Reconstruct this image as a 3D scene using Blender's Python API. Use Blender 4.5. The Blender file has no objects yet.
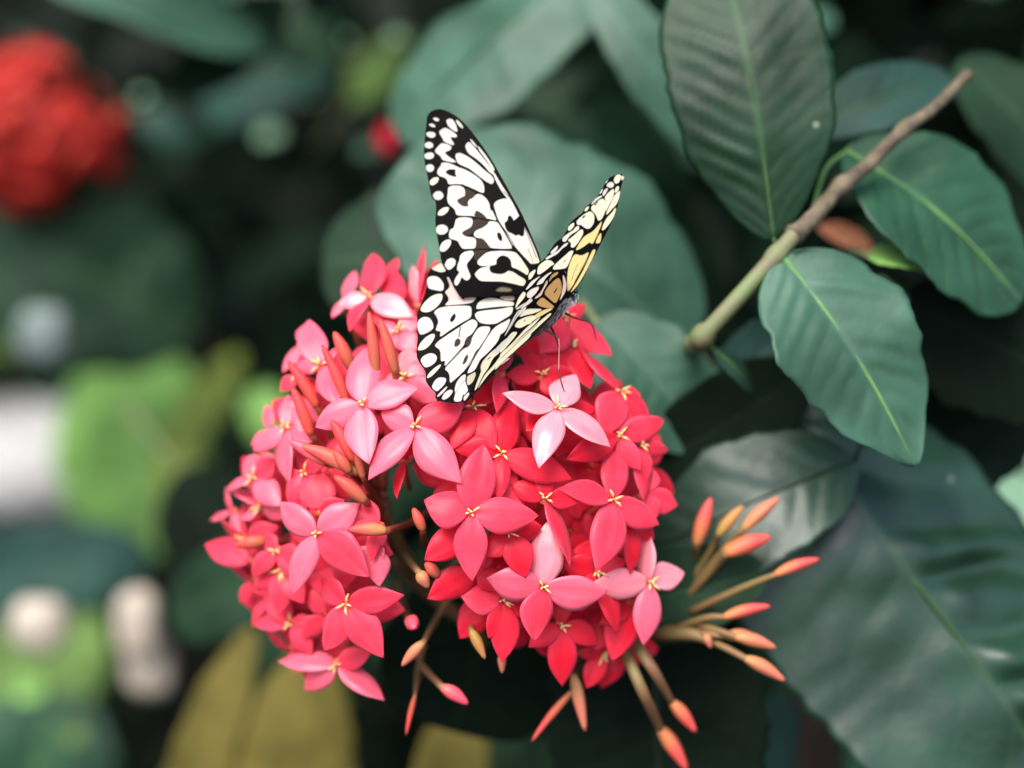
EXPO = 1.2
import bpy, math, random
import numpy as np
from mathutils import Vector, noise
random.seed(7)
C = bpy.data.collections.new('garden'); bpy.context.scene.collection.children.link(C)
S = bpy.context.scene

# ------------------------------------------------------------------ camera
FPX = 1407.0
CAM = Vector((0, 0, 1.1)); PITCH = math.radians(18)
RT = Vector((1, 0, 0)); FW = Vector((0, math.cos(PITCH), -math.sin(PITCH))); UP = Vector((0, math.sin(PITCH), math.cos(PITCH)))
def P(px, py, z):
    """measured point of the photograph at a real distance z (cm) along the view axis -> world metres"""
    z *= .01
    return CAM + FW*z + RT*((px-512)/FPX*z) + UP*(-(py-384)/FPX*z)
def proj(p):
    d = p-CAM; z = d.dot(FW)
    return 512+d.dot(RT)/z*FPX, 384-d.dot(UP)/z*FPX, z*100
def V(r, u, t):
    """direction: r right, u up, t towards the camera"""
    return RT*r + UP*u - FW*t
cam = bpy.data.cameras.new('camera'); co = bpy.data.objects.new('camera', cam); C.objects.link(co)
co.location = CAM; co.rotation_euler = (math.radians(90)-PITCH, 0, 0)
cam.sensor_width = 36; cam.lens = 36*FPX/1024
cam.clip_start = .01; cam.clip_end = 500
cam.dof.use_dof = True; cam.dof.focus_distance = .342; cam.dof.aperture_fstop = cam.lens/14.5
S.camera = co

# ------------------------------------------------------------------ materials
def srgb(r, g, b):
    return tuple((c/255/12.92 if c/255 <= .04045 else ((c/255+.055)/1.055)**2.4) for c in (r, g, b))+(1,)
def newmat(name):
    m = bpy.data.materials.new(name); m.use_nodes = True
    nt = m.node_tree; b = nt.nodes['Principled BSDF']
    return m, nt, b
def nd(nt, t, **kw):
    n = nt.nodes.new(t)
    for k, v in kw.items():
        if k in n.inputs: n.inputs[k].default_value = v
        else: setattr(n, k, v)
    return n
def mixc(nt, fac, a, b):
    m = nt.nodes.new('ShaderNodeMix'); m.data_type = 'RGBA'
    for sock, v in ((m.inputs[0], fac), (m.inputs[6], a), (m.inputs[7], b)):
        if hasattr(v, 'is_linked') : nt.links.new(v, sock)
        else: sock.default_value = v
    return m.outputs[2]
def petal_mat(name, base, edge, rough=.42, transl=.25, spec=.2):
    m, nt, b = newmat(name)
    at = nd(nt, 'ShaderNodeAttribute'); at.attribute_name = 'pt'
    sep = nt.nodes.new('ShaderNodeSeparateColor'); nt.links.new(at.outputs['Color'], sep.inputs[0])
    tc = nt.nodes.new('ShaderNodeTexCoord')
    n1 = nd(nt, 'ShaderNodeTexNoise', Scale=160.0, Detail=3.0); nt.links.new(tc.outputs['Object'], n1.inputs['Vector'])
    c1 = mixc(nt, sep.outputs[0], base, edge)                     # r: how close to the rim
    mr = nd(nt, 'ShaderNodeMapRange'); nt.links.new(n1.outputs[0], mr.inputs[0]); mr.inputs[1].default_value = .4; mr.inputs[2].default_value = .7; mr.inputs[4].default_value = .35
    c2 = mixc(nt, mr.outputs[0], c1, (edge[0], edge[1]*1.1, edge[2]*1.1, 1))
    nt.links.new(c2, b.inputs['Base Color'])
    b.inputs['Roughness'].default_value = rough; b.inputs['Specular IOR Level'].default_value = spec
    b.inputs['Sheen Weight'].default_value = .10; b.inputs['Sheen Roughness'].default_value = .4
    b.inputs['Sheen Tint'].default_value = (1, .75, .82, 1)
    # fine length-wise veins
    mp = nd(nt, 'ShaderNodeMapping'); cx = nt.nodes.new('ShaderNodeCombineXYZ')
    nt.links.new(sep.outputs[1], cx.inputs[0]); nt.links.new(sep.outputs[2], cx.inputs[1])
    nt.links.new(cx.outputs[0], mp.inputs[0]); mp.inputs['Scale'].default_value = (26, 2.5, 1)
    n2 = nd(nt, 'ShaderNodeTexNoise', Scale=1.0, Detail=2.0); nt.links.new(mp.outputs[0], n2.inputs['Vector'])
    st = nd(nt, 'ShaderNodeMapRange'); nt.links.new(n2.outputs[0], st.inputs[0]); st.inputs[1].default_value = .45; st.inputs[2].default_value = .75; st.inputs[4].default_value = .38
    c2 = mixc(nt, st.outputs[0], c2, (base[0]*.86, base[1]*.35, base[2]*.55, 1)); nt.links.new(c2, b.inputs['Base Color'])
    bp = nd(nt, 'ShaderNodeBump', Strength=.12, Distance=.0004); nt.links.new(n2.outputs[0], bp.inputs['Height'])
    nt.links.new(bp.outputs[0], b.inputs['Normal'])
    tr = nt.nodes.new('ShaderNodeBsdfTranslucent'); nt.links.new(c2, tr.inputs[0])
    mx = nt.nodes.new('ShaderNodeMixShader'); mx.inputs[0].default_value = transl
    nt.links.new(b.outputs[0], mx.inputs[1]); nt.links.new(tr.outputs[0], mx.inputs[2])
    nt.links.new(mx.outputs[0], nt.nodes['Material Output'].inputs[0])
    return m
MP = {
 'red':   petal_mat('petal_red',   (.80, .012, .034, 1), (.84, .045, .090, 1), rough=.36),
 'dull':  petal_mat('petal_dull', (.48, .022, .014, 1), (.62, .05, .035, 1), rough=.5, spec=.2),
 'coral': petal_mat('petal_coral', (.86, .036, .072, 1), (.88, .090, .155, 1), rough=.34),
 'pink':  petal_mat('petal_pink',  (.90, .110, .175, 1), (.92, .200, .280, 1), rough=.30, spec=.42),
 'pale':  petal_mat('petal_highlight',  (.94, .250, .300, 1), (.95, .420, .450, 1), rough=.27, spec=.6),  # paler base colour imitates white gloss on petals turned to the sky
}
def simple(name, col, rough=.5, noise_amt=.25, scale=60, spec=.5, col2=None, bump=0, transl=0):
    m, nt, b = newmat(name)
    tc = nt.nodes.new('ShaderNodeTexCoord')
    n1 = nd(nt, 'ShaderNodeTexNoise', Scale=float(scale), Detail=4.0); nt.links.new(tc.outputs['Object'], n1.inputs['Vector'])
    col = tuple(col[:3])+(1,)
    c2 = col2+(1,) if col2 else tuple(c*(1-noise_amt*1.6) for c in col[:3])+(1,)
    mr = nd(nt, 'ShaderNodeMapRange'); nt.links.new(n1.outputs[0], mr.inputs[0]); mr.inputs[1].default_value = .35; mr.inputs[2].default_value = .65
    c = mixc(nt, mr.outputs[0], col, c2)
    nt.links.new(c, b.inputs['Base Color'])
    b.inputs['Roughness'].default_value = rough; b.inputs['Specular IOR Level'].default_value = spec
    if bump:
        bp = nd(nt, 'ShaderNodeBump', Strength=bump, Distance=.001); nt.links.new(n1.outputs[0], bp.inputs['Height']); nt.links.new(bp.outputs[0], b.inputs['Normal'])
    if transl:
        tr = nt.nodes.new('ShaderNodeBsdfTranslucent'); nt.links.new(c, tr.inputs[0])
        mx = nt.nodes.new('ShaderNodeMixShader'); mx.inputs[0].default_value = transl
        nt.links.new(b.outputs[0], mx.inputs[1]); nt.links.new(tr.outputs[0], mx.inputs[2])
        nt.links.new(mx.outputs[0], nt.nodes['Material Output'].inputs[0])
    return m
def leaf_mat(name, col, vein, rough=.38, spec=.5, transl=.08, coat=0, spots=.5):
    m, nt, b = newmat(name)
    at = nd(nt, 'ShaderNodeAttribute'); at.attribute_name = 'vein'
    tc = nt.nodes.new('ShaderNodeTexCoord')
    n1 = nd(nt, 'ShaderNodeTexNoise', Scale=35.0, Detail=5.0); nt.links.new(tc.outputs['Object'], n1.inputs['Vector'])
    mr = nd(nt, 'ShaderNodeMapRange'); nt.links.new(n1.outputs[0], mr.inputs[0]); mr.inputs[1].default_value = .35; mr.inputs[2].default_value = .68
    c1 = mixc(nt, mr.outputs[0], (col[0]*.6, col[1]*.62, col[2]*.6, 1), (col[0]*1.35, col[1]*1.3, col[2]*1.35, 1))  # random leaf mottle, also suggesting blotchy sheen in the colour
    c2 = mixc(nt, at.outputs['Fac'], c1, tuple(vein)+(1,))
    # scattered pale specks
    vo = nd(nt, 'ShaderNodeTexVoronoi', Scale=95.0); nt.links.new(tc.outputs['Object'], vo.inputs['Vector'])
    lt = nd(nt, 'ShaderNodeMapRange'); nt.links.new(vo.outputs['Distance'], lt.inputs[0])
    lt.inputs[1].default_value = .13; lt.inputs[2].default_value = .04; lt.inputs[3].default_value = 0; lt.inputs[4].default_value = 1
    wn = nt.nodes.new('ShaderNodeSeparateColor'); nt.links.new(vo.outputs['Color'], wn.inputs[0])
    gt = nt.nodes.new('ShaderNodeMath'); gt.operation = 'GREATER_THAN'; gt.inputs[1].default_value = .9; nt.links.new(wn.outputs[0], gt.inputs[0])
    ml = nt.nodes.new('ShaderNodeMath'); ml.operation = 'MULTIPLY'; nt.links.new(lt.outputs[0], ml.inputs[0]); nt.links.new(gt.outputs[0], ml.inputs[1])
    m2 = nt.nodes.new('ShaderNodeMath'); m2.operation = 'MULTIPLY'; m2.inputs[1].default_value = spots; nt.links.new(ml.outputs[0], m2.inputs[0])
    c3 = mixc(nt, m2.outputs[0], c2, (.35, .42, .28, 1))
    nt.links.new(c3, b.inputs['Base Color'])
    r = nd(nt, 'ShaderNodeMapRange'); nt.links.new(n1.outputs[0], r.inputs[0]); r.inputs[3].default_value = rough-.07; r.inputs[4].default_value = rough+.10
    nt.links.new(r.outputs[0], b.inputs['Roughness'])
    b.inputs['Specular IOR Level'].default_value = spec
    n3 = nd(nt, 'ShaderNodeTexNoise', Scale=320.0, Detail=3.0); nt.links.new(tc.outputs['Object'], n3.inputs['Vector'])
    bp = nd(nt, 'ShaderNodeBump', Strength=.22, Distance=.0006); nt.links.new(n3.outputs[0], bp.inputs['Height'])
    nt.links.new(bp.outputs[0], b.inputs['Normal'])
    tr = nt.nodes.new('ShaderNodeBsdfTranslucent'); nt.links.new(c3, tr.inputs[0])
    mx = nt.nodes.new('ShaderNodeMixShader'); mx.inputs[0].default_value = transl
    nt.links.new(b.outputs[0], mx.inputs[1]); nt.links.new(tr.outputs[0], mx.inputs[2])
    nt.links.new(mx.outputs[0], nt.nodes['Material Output'].inputs[0])
    return m
ML = {
 'dark':  leaf_mat('leaf_dark',  (.012, .034, .016), (.05, .10, .04), rough=.55, spec=.1),
 'black': leaf_mat('leaf_deep_shade',  (.004, .009, .005), (.012, .022, .012), rough=.75, spec=.06, transl=.02),  # near-black base colour stands in for deep shade between the leaves
 'shade': leaf_mat('leaf_shade', (.007, .018, .009), (.02, .04, .02), rough=.8, spec=.04, transl=.03, spots=0),  # shade darkened into the colour of the background leaves
 'mid':   leaf_mat('leaf_mid',   (.009, .034, .014), (.06, .14, .05), rough=.40, spec=.18),
 'green': leaf_mat('leaf_green', (.020, .072, .036), (.12, .25, .09), rough=.42, spec=.24),
 'sage':  leaf_mat('leaf_sage',  (.037, .098, .060), (.10, .17, .12), rough=.42, spec=.26, spots=0),
 'gloss': leaf_mat('leaf_gloss', (.012, .040, .022), (.05, .10, .05), rough=.36, spec=.46),
 'light': leaf_mat('leaf_light', (.240, .480, .120), (.35, .55, .2), rough=.6, spec=.1, transl=.3, spots=0),
 'mint':  leaf_mat('leaf_mint',  (.300, .520, .330), (.4, .6, .4), rough=.55, spec=.15, transl=.3, spots=0),
 'yellow':leaf_mat('leaf_yellow',(.118, .098, .022), (.16, .13, .04), rough=.7, spec=.08, transl=.15, spots=0),
 'yellowgreen':leaf_mat('leaf_yellowgreen',(.34, .42, .08), (.4, .5, .2), rough=.6, spec=.1, transl=.25, spots=0),
 'dead':  leaf_mat('leaf_dead',  (.30, .12, .06), (.36, .17, .08), rough=.7, spec=.1, spots=0),
 'teal':  leaf_mat('leaf_teal',  (.014, .046, .034), (.03, .07, .05), rough=.5, spec=.12, spots=0),
 'moss':  leaf_mat('leaf_moss',  (.110, .200, .050), (.15, .25, .08), rough=.6, spec=.1, transl=.15, spots=0),
}
def bud_mat(name, col, base, rough=.5):
    m, nt, b = newmat(name)
    at = nd(nt, 'ShaderNodeAttribute'); at.attribute_name = 'bt'
    tc = nt.nodes.new('ShaderNodeTexCoord'); n1 = nd(nt, 'ShaderNodeTexNoise', Scale=260.0, Detail=4.0); nt.links.new(tc.outputs['Object'], n1.inputs['Vector'])
    ad = nt.nodes.new('ShaderNodeMath'); ad.operation = 'MULTIPLY_ADD'; nt.links.new(n1.outputs[0], ad.inputs[0]); ad.inputs[1].default_value = .9; ad.inputs[2].default_value = -.45
    a2 = nt.nodes.new('ShaderNodeMath'); a2.operation = 'ADD'; a2.use_clamp = True; nt.links.new(ad.outputs[0], a2.inputs[0]); nt.links.new(at.outputs['Fac'], a2.inputs[1])
    c = mixc(nt, a2.outputs[0], base+(1,), col+(1,)); nt.links.new(c, b.inputs['Base Color'])
    b.inputs['Roughness'].default_value = rough; b.inputs['Specular IOR Level'].default_value = .3
    bp = nd(nt, 'ShaderNodeBump', Strength=.3, Distance=.0003); nt.links.new(n1.outputs[0], bp.inputs['Height']); nt.links.new(bp.outputs[0], b.inputs['Normal'])
    return m
M_bud = {
 'coral': bud_mat('bud_coral', (.66, .075, .065), (.36, .20, .05)),
 'peach': bud_mat('bud_peach', (.54, .15, .09), (.34, .20, .06)),
 'olive': bud_mat('bud_olive', (.46, .18, .06), (.24, .20, .04)),
 'red':   bud_mat('bud_red', (.76, .040, .048), (.50, .08, .04)),
 'brown': bud_mat('bud_brown', (.56, .060, .045), (.30, .10, .04)),
 'pink':  bud_mat('bud_pink', (.84, .085, .13), (.62, .12, .08), .38),
}
M_stalk = simple('stalk_brown', (.20, .085, .04), .55, col2=(.17, .12, .04), scale=90)
M_stalkred = simple('stalk_red', (.24, .035, .02), .5, col2=(.30, .07, .03), scale=90)
M_tube = simple('corolla_tube', (.62, .05, .05), .45, col2=(.55, .12, .05), scale=90)
M_stamen = simple('stamen_yellow', (.88, .50, .12), .5, col2=(.9, .62, .30), scale=300)
M_bark = simple('bark', (.150, .118, .070), .9, col2=(.060, .045, .028), scale=220, bump=1.0)
M_greenstem = simple('green_stem', (.13, .18, .06), .6, col2=(.15, .13, .07), scale=120, bump=.4)
M_midrib = simple('midrib_green', (.038, .090, .032), .6, spec=.15, scale=90)
M_midpale = simple('midrib_light', (.14, .29, .09), .6, spec=.15, scale=90)
M_middark = simple('midrib_dark', (.012, .024, .012), .6, spec=.15, scale=90)

# ------------------------------------------------------------------ objects
def mesh(name, verts, faces, mat, parent=None, smooth=True, origin=None):
    me = bpy.data.meshes.new(name)
    o = bpy.data.objects.new(name, me); C.objects.link(o)
    if parent is not None:
        o.parent = parent; org = Vector(parent['org']) ; mine = org
        loc = Vector((0, 0, 0))
        if origin is not None: loc = Vector(origin)-org; mine = Vector(origin)
        o.location = loc; o['org'] = list(mine)
    else:
        mine = Vector(origin) if origin is not None else Vector((0, 0, 0))
        o.location = mine; o['org'] = list(mine)
    me.from_pydata([tuple(Vector(v)-mine) for v in verts], [], faces)
    if smooth: me.polygons.foreach_set('use_smooth', [True]*len(me.polygons))
    me.materials.append(mat); me.update()
    return o
def empty(name, loc, label, cat, group=None):
    o = bpy.data.objects.new(name, None); C.objects.link(o); o.empty_display_size = .01
    o.location = loc; o['org'] = list(loc); tag(o, label, cat, group); return o
def tag(o, label, cat, group=None):
    o['label'] = label; o['category'] = cat
    if group: o['group'] = group
    return o
def tube_vf(pts, rad, n=8, cap=True):
    vs, fs = [], []
    pts = [Vector(p) for p in pts]
    if not hasattr(rad, '__len__'): rad = [rad]*len(pts)
    prev = None
    for i, p in enumerate(pts):
        d = (pts[min(i+1, len(pts)-1)]-pts[max(i-1, 0)]).normalized()
        if prev is None:
            a = d.orthogonal().normalized()
        else:
            a = (prev-d*prev.dot(d)).normalized()
        prev = a; b = d.cross(a)
        for k in range(n):
            t = 2*math.pi*k/n
            vs.append(p+(a*math.cos(t)+b*math.sin(t))*rad[i])
    for i in range(len(pts)-1):
        for k in range(n):
            fs.append((i*n+k, i*n+(k+1) % n, (i+1)*n+(k+1) % n, (i+1)*n+k))
    if cap:
        fs.append(tuple(range(n))[::-1]); fs.append(tuple((len(pts)-1)*n+k for k in range(n)))
    return vs, fs
def join(parts):
    vs, fs = [], []
    for v, f in parts:
        o = len(vs); vs += v; fs += [tuple(i+o for i in q) for q in f]
    return vs, fs
def spline(pts, n=6):
    pts = [Vector(p) for p in pts]; out = []
    for i in range(len(pts)-1):
        p0 = pts[max(i-1, 0)]; p1 = pts[i]; p2 = pts[i+1]; p3 = pts[min(i+2, len(pts)-1)]
        for k in range(n):
            t = k/n
            out.append(.5*((2*p1)+(p2-p0)*t+(2*p0-5*p1+4*p2-p3)*t*t+(3*p1-p0-3*p2+p3)*t**3))
    out.append(pts[-1]); return out
def lerps(a, n):
    """resample list of radii to n values"""
    return [float(np.interp(i/(n-1)*(len(a)-1), range(len(a)), a)) for i in range(n)]
def setattr_f(o, name, vals):
    a = o.data.attributes.new(name, 'FLOAT', 'POINT'); a.data.foreach_set('value', vals)
def setattr_c(o, name, vals):
    a = o.data.attributes.new(name, 'FLOAT_COLOR', 'POINT'); a.data.foreach_set('color', np.asarray(vals, dtype=np.float32).ravel())
def solid(o, th, off=0):
    m = o.modifiers.new('thickness', 'SOLIDIFY'); m.thickness = th; m.offset = off
# ------------------------------------------------------------------ petals and florets
def petal(B, T, w, n, mat, parent, cup=.10, arch=.06, reflex=.10, rng=random, nu=9, nv=18, name='petal'):
    B = Vector(B); T = Vector(T); L = (T-B).length; u = (T-B)/L
    n = (n-u*n.dot(u)).normalized(); v = n.cross(u)
    side = rng.uniform(-.05, .05); tw = rng.uniform(-.25, .25); wav = rng.uniform(0, 6.28)
    asym = rng.uniform(-.10, .10)
    vs, fs, col = [], [], []
    pk = .0
    prof = lambda t: (t**.88*(1-t)**1.1)/(.4444**.88*.5556**1.1)
    for i in range(nv):
        t = i/(nv-1); te = t*.995+.0025
        h = w/2*(prof(te)*(1-.06*math.sin(t*9+wav)*.5))+w*.07*(1-t)**4
        bend = arch*L*math.sin(math.pi*t)-reflex*L*t**2.2
        for j in range(nu):
            s = (j/(nu-1))*2-1
            x = s*h*(1+asym*s)
            z = bend-cup*w*(s*s)*math.sin(math.pi*min(1, t*1.05))*(1 if t < .8 else .5)*1.0
            z -= .035*w*math.exp(-(s/.22)**2)*math.sin(math.pi*t)
            z += tw*x*(t-.35)*.9
            z += .012*L*math.sin(6*t+wav)*abs(s)
            vs.append(B+u*(t*L)+v*(x+side*L*math.sin(math.pi*t))+n*z)
            rim = max(0, abs(s)-.55)/.45
            col.append((min(1, rim**2+.25*max(0, t-.8)/.2), (s+1)/2, t+asym*10, 1))
    for i in range(nv-1):
        for j in range(nu-1):
            a = i*nu+j; fs.append((a, a+1, a+nu+1, a+nu))
    o = mesh(name, vs, fs, mat, parent, origin=B)
    setattr_c(o, 'pt', col); solid(o, .0002)
    return o

RC = (455, 500)
CORE_R = P(520, 560, 40.5); CORE_L = P(395, 520, 41)
def depth_at(px, py, layer):
    rx = (px-RC[0])/265; ry = (py-RC[1])/250
    return 33.9+3.0*min(1.6, rx*rx+ry*ry)+layer*.62+1.1*max(0, (345-px)/130)
def fnormal(px, py):
    x = (px-RC[0])/265; y = -(py-RC[1])/250
    return V(x*.75, y*.55+.30, 1.0).normalized()
flower = empty('flower_head', P(470, 620, 41), 'large rounded head of coral pink four-petalled flowers with a butterfly on top', 'flower head')
rf = random.Random(11)
def floret(c, petals, layer=0, mat='coral', tube=True, stamens=True, parent=None, n=None, mats=None, dz=0, tl=1.0):
    """c: measured centre; petals: (tip x, tip y, width); each petal lies in the plane across the floret's own axis"""
    px, py = c; z = depth_at(px, py, layer)+dz
    B = P(px, py, z); n = n or fnormal(px, py)
    nr, nu_, nt_ = n.dot(RT), n.dot(UP), -n.dot(FW)
    cxy = z/FPX*.01
    core = CORE_L if px < 430 else CORE_R
    back = (core-B).normalized(); back = (back*.6-n*.4).normalized()
    vs, fs = join([tube_vf([B-n*.0002, B+back*.002, B+back*.012, B+back*.026*tl], [.0016, .0009, .0007, .0008], 7)] if tube else [tube_vf([B, B+back*.004], [.0013, .0009], 7)])
    f = mesh('floret', vs, fs, M_tube, parent or flower, origin=B)
    for k, p in enumerate(petals):
        tx, ty, w = p[:3]
        dx = (tx-px)*cxy; dy = -(ty-py)*cxy; l2 = math.hypot(dx, dy)
        d = -(dx*nr+dy*nu_)/max(.35, nt_); lim = 1.0*max(l2, .006)
        d = max(-lim, min(lim, d))
        if len(p) > 3: d = p[3]*.01
        T = B+RT*dx+UP*dy-FW*d
        L = (T-B).length
        wt = w*cxy; wreal = max(wt, .40*L)
        roll = math.acos(max(-1, min(1, wt/wreal)))
        pn = V(0, 0, 1)*.65+n*.35
        u = (T-B).normalized(); pn = (pn-u*pn.dot(u)).normalized()
        sidev = u.cross(pn)
        mk = (mats or {}).get(k, mat); sg = 1 if sidev.dot(n if mk in ('red', 'coral') else V(-.6, .9, .2)) > 0 else -1
        pn = pn*math.cos(roll)+sidev*sg*math.sin(roll)
        if rf.random() < .8:
            pn = (pn+sidev*rf.uniform(-.34, .34)).normalized()
        st = B+u*.0006
        mm = MP[(mats or {}).get(k, mat)]
        petal(st, T, wreal*1.10, pn, mm, f, cup=rf.uniform(.02, .15), arch=rf.uniform(.03, .09), reflex=rf.uniform(.02, .12), rng=rf)
    if stamens:
        parts = []
        for k in range(4):
            if len(petals) > 1:
                a = math.atan2(-(petals[k % len(petals)][1]-py), petals[k % len(petals)][0]-px)+.75+rf.uniform(-.4, .4)
            else: a = k*1.57+.4
            dr = (RT*math.cos(a)+UP*math.sin(a)); dr = (dr-n*dr.dot(n)).normalized()
            ln = rf.choice((.0007, .0010, .0018, .0022, .0028))*rf.uniform(.85, 1.1); q = B+dr*.0003+n*.0005
            parts.append(tube_vf([q, q+dr*ln*.5+n*.0009, q+dr*ln+n*rf.uniform(.0006, .0014)], [.00014, .00030, .00010], 5))
        parts.append(tube_vf([B, B+n*.0012, B+n*.0022], [.0003, .0002, .0003], 5))
        vs, fs = join(parts); mesh('stamens', vs, fs, M_stamen, f, origin=B)
    return f
def fl(*a, **k): return floret(*a, **k)

# left half of the head, measured from the photograph: centre, petal tips and widths
fl((363,405), [(363,344,33),(418,386,29),(371,461,31),(314,427,28)], 0, 'pink')
fl((415,427), [(379,412,27),(464,402,31),(369,477,26),(461,479,33)], .3, 'pink', mats={1:'coral'})
fl((317,534), [(359,503,29),(276,504,27),(291,594,23),(370,573,35)], 0, 'pink', mats={3:'coral'})
fl((346,604), [(318,580,24),(405,593,26),(322,652,29),(384,655,31)], .5, 'coral')
fl((337,664), [(300,694,23),(386,696,17),(371,650,21),(274,664,11)], 1.2, 'pink', mats={2:'coral'})
fl((369,297), [(369,249,27),(337,304,18),(414,316,24),(350,330,16)], .8, 'coral', mats={2:'pale',1:'pale'})
fl((396,308), [(387,262,24),(418,330,20),(360,325,16)], 1.5, 'coral', mats={1:'pink'}, stamens=False)
fl((419,303), [(418,240,13),(406,261,13),(431,252,19)], 1.2, 'coral', mats={1:'pale'}, stamens=False)
fl((321,366), [(303,316,27),(295,366,16),(341,404,25),(340,345,8)], .6, 'pink')
fl((406,378), [(408,345,22),(382,388,18),(437,401,26),(432,362,22)], .9, 'pink', mats={0:'pale'})
fl((398,332), [(417,350,22),(376,322,14),(420,318,20),(385,352,14)], 1.1, 'pink')
fl((299,376), [(280,391,14),(320,392,12),(303,350,12)], 1.2, 'coral')
fl((286,428), [(251,451,19),(292,481,21),(286,393,18),(318,440,12)], .9, 'pink')
fl((254,479), [(242,458,16),(276,458,24),(284,503,24),(221,488,10)], 1.1, 'pink', mats={1:'coral'})
fl((262,508), [(222,489,8),(238,520,10),(290,515,18),(270,480,14)], 1.6, 'pink')
fl((246,540), [(207,518,10),(238,503,9),(275,560,16),(280,525,18)], 1.4, 'coral')
fl((250,562), [(196,547,26),(206,556,18)], 1.3, 'coral', stamens=False)
fl((305,473), [(317,512,20),(285,485,20),(325,455,18),(290,505,22)], .9, 'coral')
fl((318,512), [(316,470,34),(345,500,16)], .7, 'coral', stamens=False)
fl((277,551), [(250,577,18),(300,575,16),(262,535,16),(310,560,22)], 1.0, 'coral')
fl((283,570), [(256,563,10),(278,614,24),(305,600,22),(250,590,18)], 1.3, 'coral')
fl((291,623), [(249,626,12),(315,617,9),(313,652,20),(262,588,24)], 1.4, 'coral')
fl((325,615), [(300,640,20),(345,640,22),(310,590,20),(350,590,18)], 1.8, 'coral', stamens=False)
fl((379,527), [(361,497,16),(349,529,12),(383,545,12),(372,560,14)], .9, 'coral', stamens=False)
fl((372,545), [(380,585,24),(356,570,22),(384,560,14)], 1.0, 'pink', stamens=False)
fl((300,400), [(283,425,20),(330,420,18),(310,440,20)], 1.5, 'pink', stamens=False)
fl((403,460), [(396,497,13),(410,440,14),(395,440,12)], 1.2, 'red', stamens=False)
# ragged outer rim on the left: narrow petals seen nearly edge on
for c_, pp, m_ in [((232,512),[(206,520,9),(222,488,8),(250,535,14)],'pink'),((262,455),[(243,470,12),(258,432,12),(285,470,16)],'pink'),((268,598),[(250,628,10),(240,590,11),(290,620,16)],'coral'),
                   ((300,345),[(284,372,12),(304,322,12),(325,350,16)],'pink'),((252,580),[(226,570,10),(240,604,12),(270,560,16)],'coral'),((345,300),[(333,318,10),(352,268,12),(365,300,14)],'pink'),
                   ((270,430),[(250,446,10),(262,404,12),(290,440,16)],'pink'),((290,650),[(262,634,10),(300,672,12),(312,640,16)],'coral'),((385,282),[(362,260,12),(396,256,12),(400,300,16)],'coral')]:
    fl(c_, pp, 2.0, m_, stamens=False, tl=.8)
# right half
fl((557,408), [(503,392,21),(577,373,29),(612,445,25),(538,465,27)], 0, 'pale')
fl((471,513), [(424,499,36),(484,444,35),(539,515,33),(471,578,31)], 0, 'coral')
fl((543,587), [(547,523,33),(487,577,32),(609,595,32),(535,640,31)], 0, 'coral', mats={0:'pale',1:'pink',2:'pink'})
fl((649,582), [(641,521,16),(591,581,27),(688,575,26),(644,644,26)], .2, 'pale', mats={3:'pink'})
fl((613,500), [(618,440,26),(559,487,23),(596,567,33),(664,525,28)], .4, 'coral')
fl((542,375), [(507,374,20),(560,395,20),(525,345,18),(575,375,20)], 1.0, 'red')
fl((566,319), [(540,353,31),(612,355,24),(587,303,14),(545,300,16)], .9, 'coral')
fl((572,346), [(542,382,30),(590,388,26),(598,345,14)], 1.3, 'red')
fl((621,392), [(579,344,18),(642,396,13),(649,422,22),(602,434,33)], .9, 'coral', mats={2:'red'})
fl((618,436), [(669,420,24),(620,398,32),(567,458,27),(640,470,20)], .7, 'coral', mats={1:'red',2:'red'})
fl((639,445), [(671,452,16),(646,498,20),(618,470,20),(648,478,16)], 1.0, 'coral')
fl((645,494), [(680,507,24),(655,520,20),(650,465,20)], 1.0, 'coral', stamens=False)
fl((556,412), [(526,430,23),(598,408,20),(590,440,20)], .9, 'red', stamens=False)
fl((502,454), [(515,398,30),(454,449,24),(573,478,27),(500,498,22)], .9, 'red')
fl((473,407), [(452,448,22),(496,449,23),(512,372,22),(448,385,18)], 1.1, 'red')
fl((500,372), [(500,411,17),(512,352,10)], .8, 'coral', stamens=False)
fl((508,533), [(510,464,33),(487,556,24),(543,528,24),(526,577,28)], .6, 'red', mats={0:'coral'})
fl((545,499), [(573,564,19),(512,484,22),(585,500,20),(545,460,20)], .7, 'red', mats={0:'coral'})
fl((470,528), [(425,559,30),(480,575,22)], .7, 'red', stamens=False)
fl((477,572), [(428,598,30),(500,590,22),(490,545,20)], 1.1, 'red', stamens=False)
fl((503,600), [(460,592,27),(502,662,27),(538,606,22),(489,638,20)], .8, 'red', mats={0:'coral'})
fl((596,571), [(621,633,24),(627,562,20),(563,562,26),(580,610,22)], .8, 'red', mats={1:'coral'})
fl((632,524), [(632,572,19),(655,540,18),(610,540,20)], .8, 'red', stamens=False)
fl((561,625), [(563,687,27),(599,647,22),(529,645,22),(565,590,20)], .9, 'red')
fl((632,604), [(611,658,32),(640,625,18),(600,620,20)], 1.1, 'red', stamens=False)
fl((603,654), [(577,651,13),(586,687,21),(625,630,20)], 1.5, 'red')
fl((573,575), [(560,545,20),(595,540,22),(590,600,22),(548,606,18)], 1.2, 'red', stamens=False)
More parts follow.
